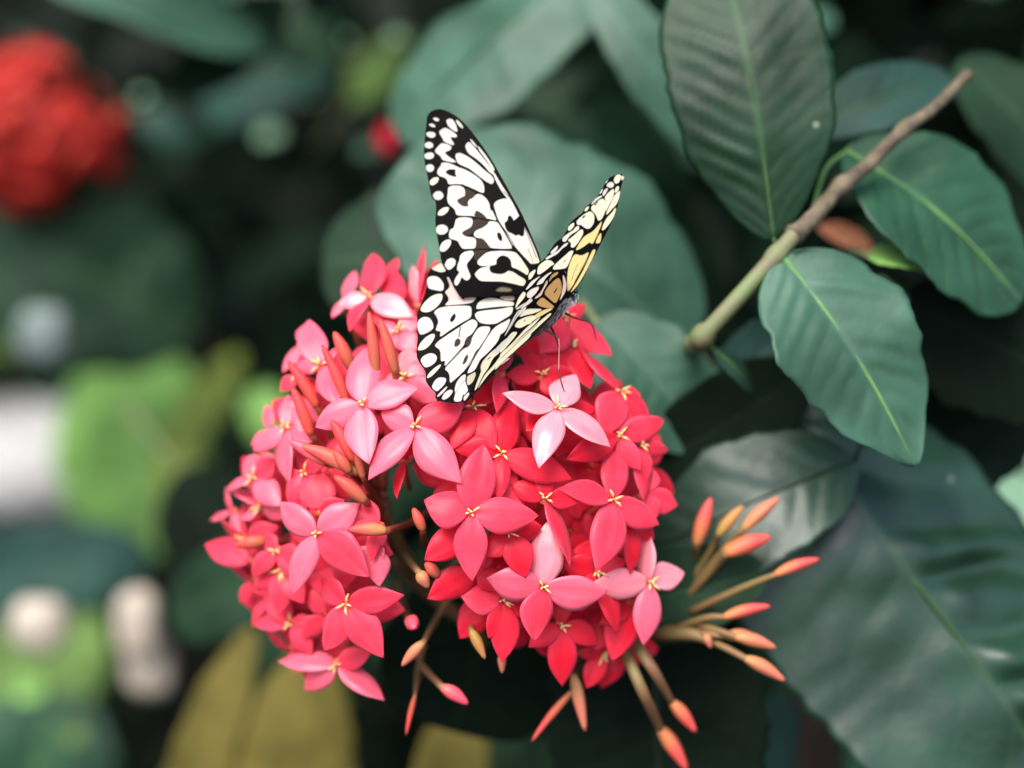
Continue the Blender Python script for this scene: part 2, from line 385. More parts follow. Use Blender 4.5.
# inner layer: smaller, deeper florets between the measured ones
inner = [(500,430),(545,440),(590,470),(525,490),(570,530),(600,545),(505,560),(545,565),(490,598),(590,615),(618,600),(548,352),
         (590,415),(640,472),(530,405),(560,470),(480,480),(535,620),(615,640),(455,480),
         (345,385),(385,355),(330,470),(300,500),(272,485),(300,560),(335,580),(355,595),(285,598),(392,412),(303,425),(350,545),(398,325),(318,640),(270,555),(440,440)]
for i, (x, y) in enumerate(inner):
    a0 = rf.uniform(0, 1.57); r = rf.uniform(42, 54)
    pts = [(x+r*math.cos(a0+k*1.5708), y+r*math.sin(a0+k*1.5708), r*.62) for k in range(4)]
    fl((x, y), pts, rf.uniform(2.2, 3.4), 'coral' if x < 430 else 'red', stamens=False, tl=.7)

# ------------------------------------------------------------------ buds
def bud(tip, base, w, col, path=(), z=None, parent=None, zb=None, st=None, sw=.0011, plump=.48):
    """bud body from base to tip (photo points), then its stalk along path [(x, y, z), ...]"""
    z0 = z; z1 = z if zb is None else zb
    A = P(base[0], base[1], z1); B = P(tip[0], tip[1], z0)
    L = (B-A).length; r = w/2*(1.02 if parent is not flower or base[1] > 600 else 1.08)*z0/FPX*.01
    A = A-(B-A)*.14; L *= 1.14; n = 12; pts, rad = [], []
    for i in range(n+1):
        t = i/n
        pts.append(A.lerp(B, t)+UP*.04*L*math.sin(math.pi*t))
        rad.append(r*(.50*(1-t)+.30*t+.62*math.sin(math.pi*t**.85)))
    rad[-1] *= .55; m = max(rad); rad = [q/m*r for q in rad]
    vs, fs = tube_vf(pts, rad, 12)
    # four closed petal lobes show as shallow grooves with a slight spiral
    ax = (B-A).normalized()
    for i in range(n+1):
        for k in range(12):
            a = 2*math.pi*k/12; g = 1-.10*abs(math.cos(2*a+i*.18))**3
            vs[i*12+k] = pts[i]+(vs[i*12+k]-pts[i])*g
    o = mesh('bud', vs, fs, M_bud[col], parent, origin=A)
    setattr_f(o, 'bt', [min(1, .15+1.3*(i//12)/n) for i in range(12*(n+1))])
    if path:
        q = [A+(B-A)*.03]+[P(*p) for p in path]
        sp = spline(q, 5); rr = lerps([min(r*.5, sw)]+[sw]*len(path), len(sp))
        v, f = tube_vf(sp, rr, 8); mesh('pedicel', v, f, st or M_stalk, o, origin=A)
    return o
D = depth_at
CL = (386, 520, 37.4)
for tip, base, w, col, path, lay in [
    ((322,345),(345,397),11,'red',[(360,440,36),(378,490,37)],.6),
    ((288,361),(314,402),12,'red',[(340,450,37),(372,500,37.5)],.8),
    ((293,388),(309,430),13,'red',[(340,470,37),(375,505,37.5)],.7),
    ((334,332),(350,366),14,'brown',[(366,430,37),(380,490,37.5)],1.0),
    ((369,312),(376,372),12,'brown',[(378,430,37),(382,490,37.5)],.4),
    ((380,319),(394,368),12,'brown',[(388,430,37),(384,490,37.5)],.4),
    ((289,441),(322,461),14,'pink',[(350,470,36.2),(378,500,37)],.2),
    ((302,446),(352,470),16,'coral',[(372,485,36.8),(384,505,37.4)],.8),
    ((331,420),(352,456),14,'red',[(366,480,36.4),(380,505,37)],.3),
    ((334,451),(348,470),12,'brown',[(366,488,36.4),(382,510,37)],.4),
    ((334,476),(362,499),14,'brown',[(376,510,36.6),(386,520,37)],.2),
    ((352,440),(362,474),9,'brown',[(374,500,36.6),(384,520,37)],.5),
    ((349,530),(382,531),14,'coral',[(411,523,36.8),(440,505,38)],.1),
    ((235,546),(262,542),14,'brown',[(300,540,38),(350,530,38.5)],.9),
    ((413,508),(422,528),11,'brown',[(425,545,37.6),(440,560,38.4)],1.0),
    ((428,588),(420,574),13,'peach',[(405,555,38),(392,530,38.2)],.8),
    ((425,563),(437,575),12,'brown',[(448,570,38),(460,560,38.6)],.9),
    ((402,666),(421,645),12,'peach',[(436,620,38.2),(452,592,38.8)],.6),
    ((468,704),(445,689),14,'pink',[(420,662,38.2),(424,645,38.3)],.5),
    ((406,735),(414,700),6,'brown',[(418,675,38.4),(421,655,38.5)],.8),
    ((485,659),(473,634),11,'olive',[(468,607,38),(466,585,38.5)],.6),
    ((502,673),(502,655),9,'peach',[(503,640,37.8),(505,620,38.4)],.9),
    ((532,741),(569,696),8,'coral',[(577,672,38),(580,650,38.4)],1.0),
    ((585,731),(575,682),13,'peach',[(574,665,38),(578,645,38.4)],.9),
    ((696,732),(674,705),14,'coral',[(652,668,36.6),(631,637,37.4),(610,600,39)],-.8),
    ((687,770),(663,733),16,'coral',[(642,690,36.5),(622,645,37.3),(600,600,39)],-.8)]:
    z = D(base[0], base[1], lay)
    left = base[0] < 425 and base[1] < 545
    bud(tip, base, w, col, path, z, flower, st=M_stalkred if left else M_stalk, sw=.0016 if base[1] > 700 else .0010)
# head-on bud
o = bud((414,628), (411,622), 16, 'pink', [(405,610,38.6),(396,580,39)], D(414,628,.2), flower, zb=D(414,628,.2)+.9)
# branching flower stalk that carries everything
parts = []
for a, b, r in [((386,520,37.4),(430,585,40),.0020),((384,500,37.4),(386,525,37.4),.0018),((440,505,38),(470,570,40.5),.0014),
                ((392,560,39),(470,620,41),.0016),((430,585,40),(470,620,41),.0020),((520,540,40),(470,620,41),.0022),((580,560,40),(470,620,41),.0020),
                ((560,470,39.5),(510,570,41),.0016),((600,600,39.5),(500,625,41),.0018),((460,560,39),(480,610,41),.0014),((385,520,37.4),(320,520,38.6),.0012),((386,500,37.4),(350,440,38),.0012)]:
    parts.append(tube_vf(spline([P(*a), (P(*a)+P(*b))/2-UP*.002, P(*b)], 5), r, 8))
parts.append(tube_vf(spline([P(470,620,41), P(505,680,44.5), P(575,780,47), P(560,1200,54), Vector((.03, .62, .0))], 6), lerps([.0022,.0026,.004,.006,.008], 25), 10))
v, f = join(parts); mesh('flower_stalk', v, f, M_stalk, flower)

# side spray of unopened buds on the right
spray = empty('bud_spray', P(650, 634, 39), 'loose spray of unopened orange coral buds jutting out over the big dark leaf', 'flower buds')
for tip, base, w, col, path, z in [
    ((711,498),(698,540),15,'coral',[(694,560,38.6),(672,600,38.8)],37.8),
    ((743,506),(721,532),12,'olive',[(712,548,38.2),(676,602,38.8)],37.6),
    ((779,498),(747,526),14,'peach',[(722,552,38),(680,602,38.8)],37.4),
    ((770,537),(731,552),18,'coral',[(712,570,38),(678,606,38.8)],37.2),
    ((760,541),(728,549),12,'peach',[(712,566,38.2),(680,604,38.8)],37.7),
    ((819,559),(780,573),12,'coral',[(742,588,37.4),(690,612,38.4)],36.9),
    ((770,606),(729,616),12,'coral',[(706,618,37.2),(672,630,38.2)],36.9),
    ((776,648),(740,638),14,'peach',[(716,630,37.1),(690,622,37.8)],36.7),
    ((757,637),(730,636),13,'peach',[(708,634,37.2),(680,630,38)],37.0),
    ((785,681),(750,661),14,'peach',[(726,648,37.0),(700,636,37.6)],36.6),
    ((711,648),(706,636),9,'peach',[(696,632,37.4),(680,630,38)],37.0)]:
    bud(tip, base, w, col, path, z, spray, st=M_stalk, sw=.0010)
parts = [tube_vf(spline([P(710,640,37.1), P(690,634,37.4), P(662,634,38), P(640,632,39), P(600,650,41), P(540,720,43)], 5), lerps([.0013,.0019,.0016,.002,.002], 26), 9),
         tube_vf(spline([P(672,630,38.2), P(650,634,39)], 3), .0014, 8),
         tube_vf(spline([P(672,600,38.8), P(680,606,38.8), P(655,640,39.2), P(640,660,40)], 4), .0015, 8)]
v, f = join(parts); mesh('spray_stalk', v, f, M_stalk, spray)
# ------------------------------------------------------------------ leaves
def leaf(base, tip, w, mat, parent=None, n=None, name='leaf', label=None, cat='leaf', group=None, quilt=.5, N=9, fold=.12, arch=.08, droop=.0,
         pa=.62, pb=.75, rib=None, ribr=.0011, wav=.3, pet=None, seed=0, res=(70, 26), asym=0, side=0, petr=None, lab=None, ql=1, qr=1):
    rng = random.Random(seed+int(base[0])*3+int(tip[1]))
    A = P(*base); T = P(*tip); L = (T-A).length; u = (T-A)/L
    zc = (base[2]+tip[2])/2; W = w*zc/FPX*.01
    n = n if n is not None else V(0, .35, 1)
    n = (n-u*n.dot(u)).normalized(); v = u.cross(n)          # v: to one side
    nv, nu = res; nu |= 1
    ph = rng.uniform(0, 6)
    rib_amp = [[rng.uniform(.25, 1.3) for _ in range(20)] for _ in (0, 1)]
    vs, fs, vein = [], [], []
    pk = pa/(pa+pb); norm = pk**pa*(1-pk)**pb
    mid = []
    def centre(t):
        return A+u*(t*L)+n*(arch*L*math.sin(math.pi*t)-droop*L*t*t)+v*(side*L*math.sin(math.pi*t))
    for i in range(nv+1):
        t = i/nv; te = .004+.992*t
        h = W/2*(te**pa*(1-te)**pb)/norm
        h *= 1+.025*math.sin(t*17+ph)+.02*math.sin(t*31+ph*2)+.05*noise.noise(Vector((t*22, ph, 0)))
        c = centre(t)
        for j in range(nu):
            s = j/(nu-1)*2-1; a = abs(s)
            x = s*h*(1+asym*(1 if s > 0 else -1))
            z = fold*W*.5*a*1.0*math.sin(math.pi*min(1, t*1.1+.05))
            ph2 = N*t-.9*a*N*.22+.22*math.sin(5.1*t+ph+(1.7 if s > 0 else 0))+.10*math.sin(13*t+ph*3)+.55*noise.noise((c+v*x)*30+Vector((0, ph, 3)))
            fr = ph2-math.floor(ph2)
            bul = math.sin(math.pi*fr)**1.3*(rib_amp[0 if s < 0 else 1][int(ph2) % 20])*(ql if s < 0 else qr)
            z += quilt*.016*W*bul*min(1, a*5)*(1-a**3)*math.sin(math.pi*t)**.5
            z += wav*.03*W*math.sin(t*13+ph+(2 if s > 0 else 0))*a*a
            z += .045*W*noise.noise((c+v*x)*28+Vector((ph, 0, 0)))+.014*W*noise.noise((c+v*x)*85+Vector((ph, 0, 0)))*(1-a**4)
            vs.append(c+v*x+n*z)
            d = min(fr, 1-fr)
            vv = max(0, 1-d/.055)*.22*(1-a*.7)
            vv = max(vv, .35*max(0, 1-a/.05)); vein.append(vv)
    for i in range(nv):
        for j in range(nu-1):
            q = i*nu+j; fs.append((q, q+1, q+nu+1, q+nu))
    o = mesh(name, vs, fs, ML[mat], parent, origin=A)
    setattr_f(o, 'vein', vein); solid(o, .0004, -1)
    if lab: o['label'] = lab
    if label: tag(o, label, cat, group)
    if rib:
        k = 26; pts = [centre(i/k*.96)-n*ribr*.45 for i in range(k+1)]
        r = [ribr*(1-.85*i/k)+.0001 for i in range(k+1)]
        v_, f_ = tube_vf(pts, r, 8); mesh('midrib', v_, f_, rib, o, origin=A)
    if pet:
        q = [A+u*.0005]+[P(*p) for p in pet]; sp = spline(q, 5)
        v_, f_ = tube_vf(sp, lerps([(petr or ribr)*1.0, (petr or ribr)*1.15], len(sp)), 8)
        mesh('petiole', v_, f_, rib or M_greenstem, o, origin=A)
    return o

# the branch on the right with the leaves that grow from it
br = empty('leafy_branch', P(700, 342, 37.0), 'slanting brown and green twig with broad leaves growing from its joints', 'branch')
sp = spline([P(968,74,38.7), P(934,108,38.3), P(902,131,38), P(868,165,37.8), P(840,187,37.5), P(812,219,37.2), P(793,236,37.0)], 6)
v, f = tube_vf(sp, [(.0015+.0010*i/(len(sp)-1))*(1+.05*math.sin(i*1.9)+(.24 if i % 12 in (0, 11) else 0)) for i in range(len(sp))], 12); mesh('woody_stem', v, f, M_bark, br)
sp = spline([P(795,234,37.0), P(774,258,36.8), P(740,296,36.8), P(706,333,37.0), P(695,345,38.0), P(684,364,42.6), P(650,520,48), P(600,900,48), Vector((.06, .60, 0))], 6)
rr = [.0028 if 4 < i < 7 else .0033 if 17 < i < 21 else .0023 for i in range(len(sp))]; rr = [r*(1 if i < 24 else 1+.04*(i-24)) for i, r in enumerate(rr)]
v, f = tube_vf(sp, rr, 12); mesh('green_stem', v, f, M_greenstem, br)
leaf((774,240,37.2), (712,-75,38.6), 166, 'mid', br, n=V(-.2, .25, 1), quilt=1.6, ql=1.3, qr=.25, N=13, fold=-.10, rib=M_midrib, ribr=.0006, pet=[(778,250,37.0)], lab='tall pointed leaf with puckered left half', pa=.75, pb=.7, seed=3, side=.02)
leaf((784,258,36.7), (916,466,36.2), 150, 'sage', br, n=V(.0, .45, 1), quilt=1.5, N=9, fold=.10, rib=M_midpale, ribr=.0009, pet=[(779,256,36.9)], lab='broad light green leaf with a thick pale midrib', pa=.52, pb=.86, wav=1.0, seed=5)
leaf((846,150,39.0), (1022,302,39.4), 158, 'green', br, n=V(.15, .5, 1), quilt=1.2, N=8, fold=.14, rib=M_midpale, ribr=.0007, pet=[(825,170,38.6),(812,215,37.4)], lab='rounded leaf beyond the twig at the right', pa=.55, pb=.55, seed=8)
leaf((712,348,37.4), (752,392,39.0), 22, 'sage', br, quilt=.2, rib=M_midpale, ribr=.0007, pet=[(704,334,37)], lab='small folded shoot at the lower joint')

R = dict(rib=M_midrib)
leaf((772,414,40.8), (1090,840,38.8), 312, 'gloss', n=V(-.05, .5, 1), quilt=1.7, ql=1.9, qr=.3, N=8, asym=0, fold=-.30, rib=M_midrib, ribr=.0008, pet=[(750,390,42),(720,380,43)], pa=.40, pb=.55,
     label='biggest leaf, dark and glossy with a pale midrib, in the lower right corner', res=(110, 40), seed=2, wav=.5)
leaf((856,460,39.2), (628,562,40.0), 132, 'gloss', n=V(-.1, .35, 1), quilt=.8, N=8, fold=.10, rib=M_middark, ribr=.0007, pet=[(880,400,39.5)], label='shiny puckered dark leaf right behind the upper orange buds')
leaf((812,368,40.2), (628,480,40.2), 96, 'black', n=V(.1, .05, 1), quilt=.4, pet=[(850,350,41.5)], label='leaf coloured near black for deep shade between the flower head and the light green leaf')
leaf((590,612,39.4), (768,571,38.3), 96, 'dark', n=V(0, .1, 1), quilt=.4, ribr=.0006, pet=[(560,620,41)], pa=.5, pb=.62, label='dark pointed leaf sticking out behind the rightmost pale flower')
leaf((650,588,41), (660,860,40.5), 215, 'black', n=V(0, 0, 1), quilt=.5, rib=M_middark, ribr=.0009, pet=[(630,570,43)], pa=.4, pb=.4, label='wide leaf coloured black green for deep shade behind the two long hanging buds')
leaf((500,560,43), (455,732,42.5), 190, 'black', n=V(0, -.1, 1), quilt=.4, rib=M_middark, ribr=.0008, pet=[(520,540,45)], pa=.45, pb=.32, label='dark rounded leaf under the middle of the flower head')
leaf((692,345,43.5), (396,168,44.5), 236, 'sage', n=V(.05, .55, 1), quilt=.45, N=5, fold=.10, rib=None, pet=[(740,400,45)], pa=.42, pb=.40, label='broad grey green leaf directly behind the butterfly', seed=4, res=(90, 34))
leaf((596,322,40.4), (704,440,40), 116, 'sage', n=V(.0, .55, 1), quilt=.7, N=6, fold=.08, pet=[(580,300,43)], pa=.4, pb=.36, label='grey green leaf emerging right of the flower head below the butterfly')
leaf((470,262,46), (322,262,46), 140, 'dark', n=V(-.1, .35, 1), quilt=.3, pa=.5, pb=.38, pet=[(520,262,48)], label='dull green leaf tip above the upper left flowers')
leaf((610,-40,50), (396,135,51), 135, 'sage', n=V(-.35, .4, 1), quilt=.25, fold=-.22, N=6, rib=M_midrib, ribr=.0008, pet=[(640,-80,50)], pa=.55, pb=.45, label='large blurred leaf at the top above the butterfly', asym=0)
leaf((592,-20,47), (722,170,47), 66, 'sage', n=V(-.3, .25, 1), quilt=.4, pa=.5, pb=.6, pet=[(570,-60,48)], label='pale blurred leaf edge left of the tall pointed leaf')
leaf((810,128,42.5), (950,78,42.5), 70, 'teal', n=V(.1, .35, 1), quilt=.5, rib=M_midrib, ribr=.0006, pa=.5, pb=.5, pet=[(790,140,43)], label='greyish leaf behind the upper part of the twig')
leaf((796,322,41), (720,388,41.5), 60, 'teal', n=V(0, .2, 1), quilt=.4, pa=.5, pb=.5, pet=[(830,290,42)], label='small grey green leaf in the gap under the twig')
leaf((868,256,38.6), (938,268,38.5), 44, 'light', n=V(0, 1.2, 1), quilt=.3, pa=.5, pb=.6, pet=[(850,250,39.5)], label='small bright yellow green leaf above the light green leaf')
leaf((818,226,44.6), (872,250,44.4), 22, 'dead', n=V(0, .2, 1), quilt=.6, fold=.4, wav=2, pa=.6, pb=.5, label='little dried orange brown leaf below the twig', cat='dead leaf')
leaf((1120,440,46), (945,300,46), 100, 'teal', n=V(.1, .3, 1), quilt=.4, pa=.5, pb=.6, pet=[(1150,470,47)], label='dim leaf at the right edge below the rounded leaf')
leaf((905,300,41.5), (1085,392,41.5), 150, 'black', n=V(.1, -.1, 1), quilt=.4, pa=.5, pb=.6, pet=[(880,280,43)], label='leaf coloured almost black for shade at the right edge between green leaves')
leaf((860,480,44), (1060,380,44), 120, 'black', n=V(.1, -.1, 1), quilt=.4, pa=.5, pb=.6, pet=[(840,500,45)], label='leaf coloured black for shade right of the light green leaf tip')
leaf((960,60,46), (1080,210,46), 100, 'dark', n=V(.1, .3, 1), quilt=.4, pa=.5, pb=.6, label='dark leaf in the upper right corner behind the twig end')
leaf((1140,600,62), (922,392,62), 190, 'mint', n=V(.1, .6, 1), quilt=.2, pa=.5, pb=.5, pet=[(1180,640,62)], label='pale mint green blurred leaf at the right edge above the biggest leaf')
leaf((735,830,52), (800,700,52), 90, 'teal', n=V(.0, .6, 1), quilt=.2, pa=.5, pb=.4, pet=[(730,860,52)], label='blurred teal leaf at the bottom edge right of the black green leaf')
leaf((880,830,56), (862,735,56), 55, 'green', n=V(.0, .6, 1), quilt=.2, pa=.5, pb=.45, pet=[(880,860,56)], label='small blurred green leaf under the biggest leaf')
# yellowing leaves, bottom left
leaf((170,900,58), (252,628,59), 70, 'yellow', n=V(-.3, .2, 1), quilt=.3, fold=.1, pa=.5, pb=.6, pet=[(150,960,59)], label='narrow olive yellow blurred leaf at the lower left')
leaf((262,960,57), (312,650,59), 135, 'yellow', n=V(.1, .05, 1), quilt=.4, fold=-.1, pa=.5, pb=.6, pet=[(250,1000,59)], label='wide brownish yellow blurred leaf below the lowest pink flower')
leaf((430,900,52), (460,712,53), 80, 'yellow', n=V(.1, .3, 1), quilt=.3, pa=.5, pb=.4, pet=[(420,940,52)], label='olive leaf tip at the bottom edge under the flower head')
# blurred leaves farther back on the left
far = [
 ((-60,-60,66),(268,52,66),105,'sage',V(-.1,.8,1),'pale grey green blurred leaf across the top left corner'),
 ((-40,215,95),(200,330,95),190,'dark',V(-.1,.1,1),'wide dim teal leaf under the red flowers at the left edge'),
 ((330,60,90),(200,110,90),110,'teal',V(0,.5,1),'blurred teal leaf high on the left of the butterfly'),
 ((200,-20,80),(340,60,80),90,'mid',V(0,.4,1),'blurred dark green leaf at the top beside the grey green one'),
 ((140,560,112),(136,335,110),150,'light',V(0,.9,1),'bright green sunlit leaf beside the pale patch at the left'),
 ((160,500,104),(238,352,104),48,'yellowgreen',V(0,.9,1),'narrow yellow green leaf slanting right of the bright green one'),
 ((275,450,84),(262,385,84),46,'light',V(0,.5,1),'small blurred green leaf touching the left flowers'),
 ((-60,590,84),(150,556,84),100,'teal',V(0,.2,1),'dim teal leaf below the pale patch'),
 ((-60,700,96),(110,640,96),150,'moss',V(0,.4,1),'mossy green blurred leaf at the lower left edge'),
 ((30,820,92),(60,690,92),160,'green',V(0,.4,1),'green blurred leaf in the bottom left corner'),
 ((300,560,64),(170,620,66),90,'dark',V(0,.3,1),'dark leaf left of the lowest pink flowers'),
 ((330,620,62),(230,740,62),96,'dark',V(0,.2,1),'dark leaf rising between the two yellow leaves'),
 ((180,470,74),(290,640,74),120,'black',V(0,0,1),'leaf coloured blackish for shade close behind the leftmost flowers'),
 ((10,360,99),(-20,300,99),60,'moss',V(0,.5,1),'mossy leaf at the left edge above the pale patch'),
 ((520,100,70),(660,110,70),70,'dark',V(0,.3,1),'dark green blurred leaf just above the grey leaf behind the butterfly'),
 ((350,100,100),(420,40,100),50,'moss',V(0,.4,1),'dull green blurred leaf left of the large top leaf'),
 ((140,110,94),(190,150,94),40,'teal',V(0,.5,1),'small mossy leaf right of the blurred red flowers'),
]
for i, (a, b, w, m, n, lb) in enumerate(far):
    leaf(a, b, w, m, n=n, quilt=.2, pa=.5, pb=.5, label=lb, res=(24, 12), seed=i, pet=[(a[0]*1.5-b[0]*.5, a[1]*1.5-b[1]*.5+20, a[2]+2)], ribr=.0012)
# bokeh light spots, imitated by small leaf shapes in pale colours
spots = [((270,136),26,96,'mint','round jade green bokeh spot left of the butterfly'),
 ((162,112),20,96,'green','pale green bokeh spot beside the red flowers'),
 ((396,37),16,84,'mint','small pale teal bokeh spot near the top'),
 ((366,150),22,80,'sage','pale bluish bokeh spot beside the small red petals'),
 ((222,100),24,110,'green','dim green bokeh spot left of the jade one'),
 ((62,60),24,110,'green','dim green bokeh spot above the red flowers'),
 ((20,40),16,110,'green','dim green bokeh spot under the pale leaf in the top left corner'),
 ((142,96),12,100,'mint','tiny pale green bokeh spot close to the right edge of the red flowers'),
 ((186,140),10,100,'mint','tiny pale green bokeh spot between the red flowers and the jade one'),
 ((232,64),16,104,'mint','tiny jade bokeh spot under the tip of the pale leaf at the top left'),
 ((310,96),14,104,'mint','tiny pale bokeh spot right of the jade one'),
 ((345,40),12,96,'mint','tiny pale bokeh spot at the top left of the large top leaf'),
 ((135,270),14,92,'green','tiny green bokeh spot above the bright green leaf at the left'),
 ((30,690),30,84,'light','blurred lime green bokeh spot low at the left edge below the round cream patch'),
 ((82,600),18,84,'light','tiny lime green bokeh spot between the two cream patches'),
 ((15,570),16,84,'green','tiny green bokeh spot above the round cream patch at the left edge'),
 ((75,735),22,84,'moss','small moss green bokeh spot near the bottom left corner'),
 ((235,395),14,84,'moss','tiny moss green bokeh spot left of the green leaf that touches the flowers'),
 ((812,22),46,60,'sage','pale grey blurred spot at the top right of the tall leaf')]
for i, ((x, y), d, z, m, lb) in enumerate(spots):
    leaf((x-d*.5, y+d*.1, z), (x+d*.5, y-d*.1, z), d, m, n=V(0, .8, 1), quilt=.1, pa=.45, pb=.4, label=lb, res=(12, 8), name='bokeh_spot', cat='small leaf', group='bokeh light spots shaped as leaves in the background')
# ------------------------------------------------------------------ butterfly
REG = dict(A=(415,100),B=(415,150),C=(425,200),D=(470,200),E=(470,250),F=(410,250),G=(410,300),H=(410,350),
           I=(560,170),J=(520,220),K=(500,260),L=(450,310),M=(500,300),N=(450,350))
def rp(r, pts): x0, y0 = REG[r]; return [(x0+x/12.8, y0+y/12.8) for x, y in pts]
def chaikin(p, k=2):
    for _ in range(k):
        q = []
        for i in range(len(p)):
            a, b = p[i], p[(i+1) % len(p)]
            q += [(a[0]*.8+b[0]*.2, a[1]*.8+b[1]*.2), (a[0]*.2+b[0]*.8, a[1]*.2+b[1]*.8)]
        p = q
    return p
def sdf(P2, poly):
    """signed distance, negative inside"""
    a = np.array(poly); b = np.roll(a, -1, 0)
    d = np.full(len(P2), 1e9); ins = np.zeros(len(P2), bool); near = np.zeros((len(P2), 2))
    for (ax, ay), (bx, by) in zip(a, b):
        ex, ey = bx-ax, by-ay; l = ex*ex+ey*ey+1e-12
        t = np.clip(((P2[:, 0]-ax)*ex+(P2[:, 1]-ay)*ey)/l, 0, 1)
        qx, qy = ax+t*ex, ay+t*ey
        dd = (P2[:, 0]-qx)**2+(P2[:, 1]-qy)**2
        m = dd < d; d = np.where(m, dd, d); near[m, 0] = qx[m]; near[m, 1] = qy[m]
        c = ((ay > P2[:, 1]) != (by > P2[:, 1]))
        xi = ax+(P2[:, 1]-ay)/(by-ay+1e-12)*ex
        ins ^= c & (P2[:, 0] < xi)
    d = np.sqrt(d); return np.where(ins, -d, d), near
def sdline(P2, pts):
    d = np.full(len(P2), 1e9)
    for (ax, ay), (bx, by) in zip(pts[:-1], pts[1:]):
        ex, ey = bx-ax, by-ay; l = ex*ex+ey*ey+1e-12
        t = np.clip(((P2[:, 0]-ax)*ex+(P2[:, 1]-ay)*ey)/l, 0, 1)
        d = np.minimum(d, np.hypot(P2[:, 0]-ax-t*ex, P2[:, 1]-ay-t*ey))
    return d
WH = np.array([.72, .68, .60]); CR = np.array([.84, .78, .56]); YE = np.array([.80, .65, .28]); OR = np.array([.60, .35, .13])
PI_ = np.array([.80, .62, .50]); OL = np.array([.52, .48, .34]); BK = np.array([.004, .003, .003]); TAN = np.array([.22, .19, .13]); BR = np.array([.05, .036, .026])
PK = np.array([.72, .58, .53])
COLS = dict(w=WH, c=CR, y=YE, o=OR, p=PI_, g=OL, k=BK, t=TAN, b=BR, r=PK)
def wing(name, outline, ops, depth, parent, label=None, step=.5, tint=None):
    outline = chaikin(outline, 1)
    o_ = np.array(outline); x0, y0 = o_.min(0)-1; x1, y1 = o_.max(0)+1
    nx = int((x1-x0)/step)+1; ny = int((y1-y0)/step)+1
    gx, gy = np.meshgrid(x0+np.arange(nx)*step, y0+np.arange(ny)*step)
    P2 = np.stack([gx.ravel(), gy.ravel()], 1)
    d, near = sdf(P2, outline)
    keep = d < step*.72
    snap = keep & (d > -step*.3); P2[snap] = near[snap]
    kk = keep.reshape(ny, nx); q = kk[:-1, :-1] & kk[1:, :-1] & kk[:-1, 1:] & kk[1:, 1:]
    idx = np.arange(nx*ny).reshape(ny, nx)
    jj, ii = np.nonzero(q)
    F = np.stack([idx[jj, ii], idx[jj, ii+1], idx[jj+1, ii+1], idx[jj+1, ii]], 1)
    used = np.unique(F); rem = -np.ones(nx*ny, int); rem[used] = np.arange(len(used)); F = rem[F]; Q = P2[used]
    col = np.tile(BK, (len(Q), 1))
    for op in ops:
        if op[0] == 'l':
            dd = sdline(Q, rp(op[1], op[3])); f = np.clip(.5+(op[2]/2-dd)/.5, 0, 1)[:, None]; c = COLS[op[4] if len(op) > 4 else 'k']
            col = col*(1-f)+c*f; continue
        pl = chaikin(rp(op[1], op[2])); pa = np.array(pl); lo = pa.min(0)-1.5; hi = pa.max(0)+1.5
        m = (Q[:, 0] > lo[0]) & (Q[:, 0] < hi[0]) & (Q[:, 1] > lo[1]) & (Q[:, 1] < hi[1])
        if not m.any(): continue
        dd, _ = sdf(Q[m], pl); soft = .55 if op[0] != 't' else 2.0
        f = np.clip(.5-dd/soft+(.25 if op[0] not in 'kbt' else -.05), 0, 1)[:, None]
        col[m] = col[m]*(1-f)+COLS[op[0]]*f
    if tint is not None:
        bx, by, r0, r1, tc = tint
        f = np.clip(1-(np.hypot(Q[:, 0]-bx, Q[:, 1]-by)-r0)/(r1-r0), 0, 1)[:, None]
        col = col*(1-f)+col*np.array(tc)*f
    rnd = np.random.RandomState(3); col = col*(1+rnd.uniform(-.05, .05, (len(Q), 1)))
    vs = [P(x, y, depth(x, y)) for x, y in Q]
    me = bpy.data.meshes.new(name); o = bpy.data.objects.new(name, me); C.objects.link(o); o.parent = parent
    org = Vector(parent['org']); o['org'] = list(org)
    me.from_pydata([tuple(v-org) for v in vs], [], [tuple(f[::-1]) for f in F.tolist()])
    me.polygons.foreach_set('use_smooth', [True]*len(me.polygons)); me.materials.append(M_wing); me.update()
    c4 = np.concatenate([col, np.ones((len(Q), 1))], 1); setattr_c(o, 'wing', c4); solid(o, .00008)
    if label: o['label'] = label
    return o
M_wing, nt, b = newmat('wing_scales')
at = nd(nt, 'ShaderNodeAttribute'); at.attribute_name = 'wing'
nt.links.new(at.outputs['Color'], b.inputs['Base Color']); b.inputs['Roughness'].default_value = .6; b.inputs['Specular IOR Level'].default_value = .08
tc = nt.nodes.new('ShaderNodeTexCoord'); n1 = nd(nt, 'ShaderNodeTexNoise', Scale=900.0, Detail=2.0); nt.links.new(tc.outputs['Object'], n1.inputs['Vector'])
bp = nd(nt, 'ShaderNodeBump', Strength=.3, Distance=.0003); nt.links.new(n1.outputs[0], bp.inputs['Height']); bw = nt.nodes.new('ShaderNodeRGBToBW'); nt.links.new(at.outputs['Color'], bw.inputs[0])
b2 = nd(nt, 'ShaderNodeBump', Strength=.5, Distance=.0004); b2.invert = True; nt.links.new(bw.outputs[0], b2.inputs['Height']); nt.links.new(bp.outputs[0], b2.inputs['Normal'])
nt.links.new(b2.outputs[0], b.inputs['Normal'])
tr = nt.nodes.new('ShaderNodeBsdfTranslucent'); nt.links.new(at.outputs['Color'], tr.inputs[0])
mx = nt.nodes.new('ShaderNodeMixShader'); mx.inputs[0].default_value = .4
nt.links.new(b.outputs[0], mx.inputs[1]); nt.links.new(tr.outputs[0], mx.inputs[2]); nt.links.new(mx.outputs[0], nt.nodes['Material Output'].inputs[0])

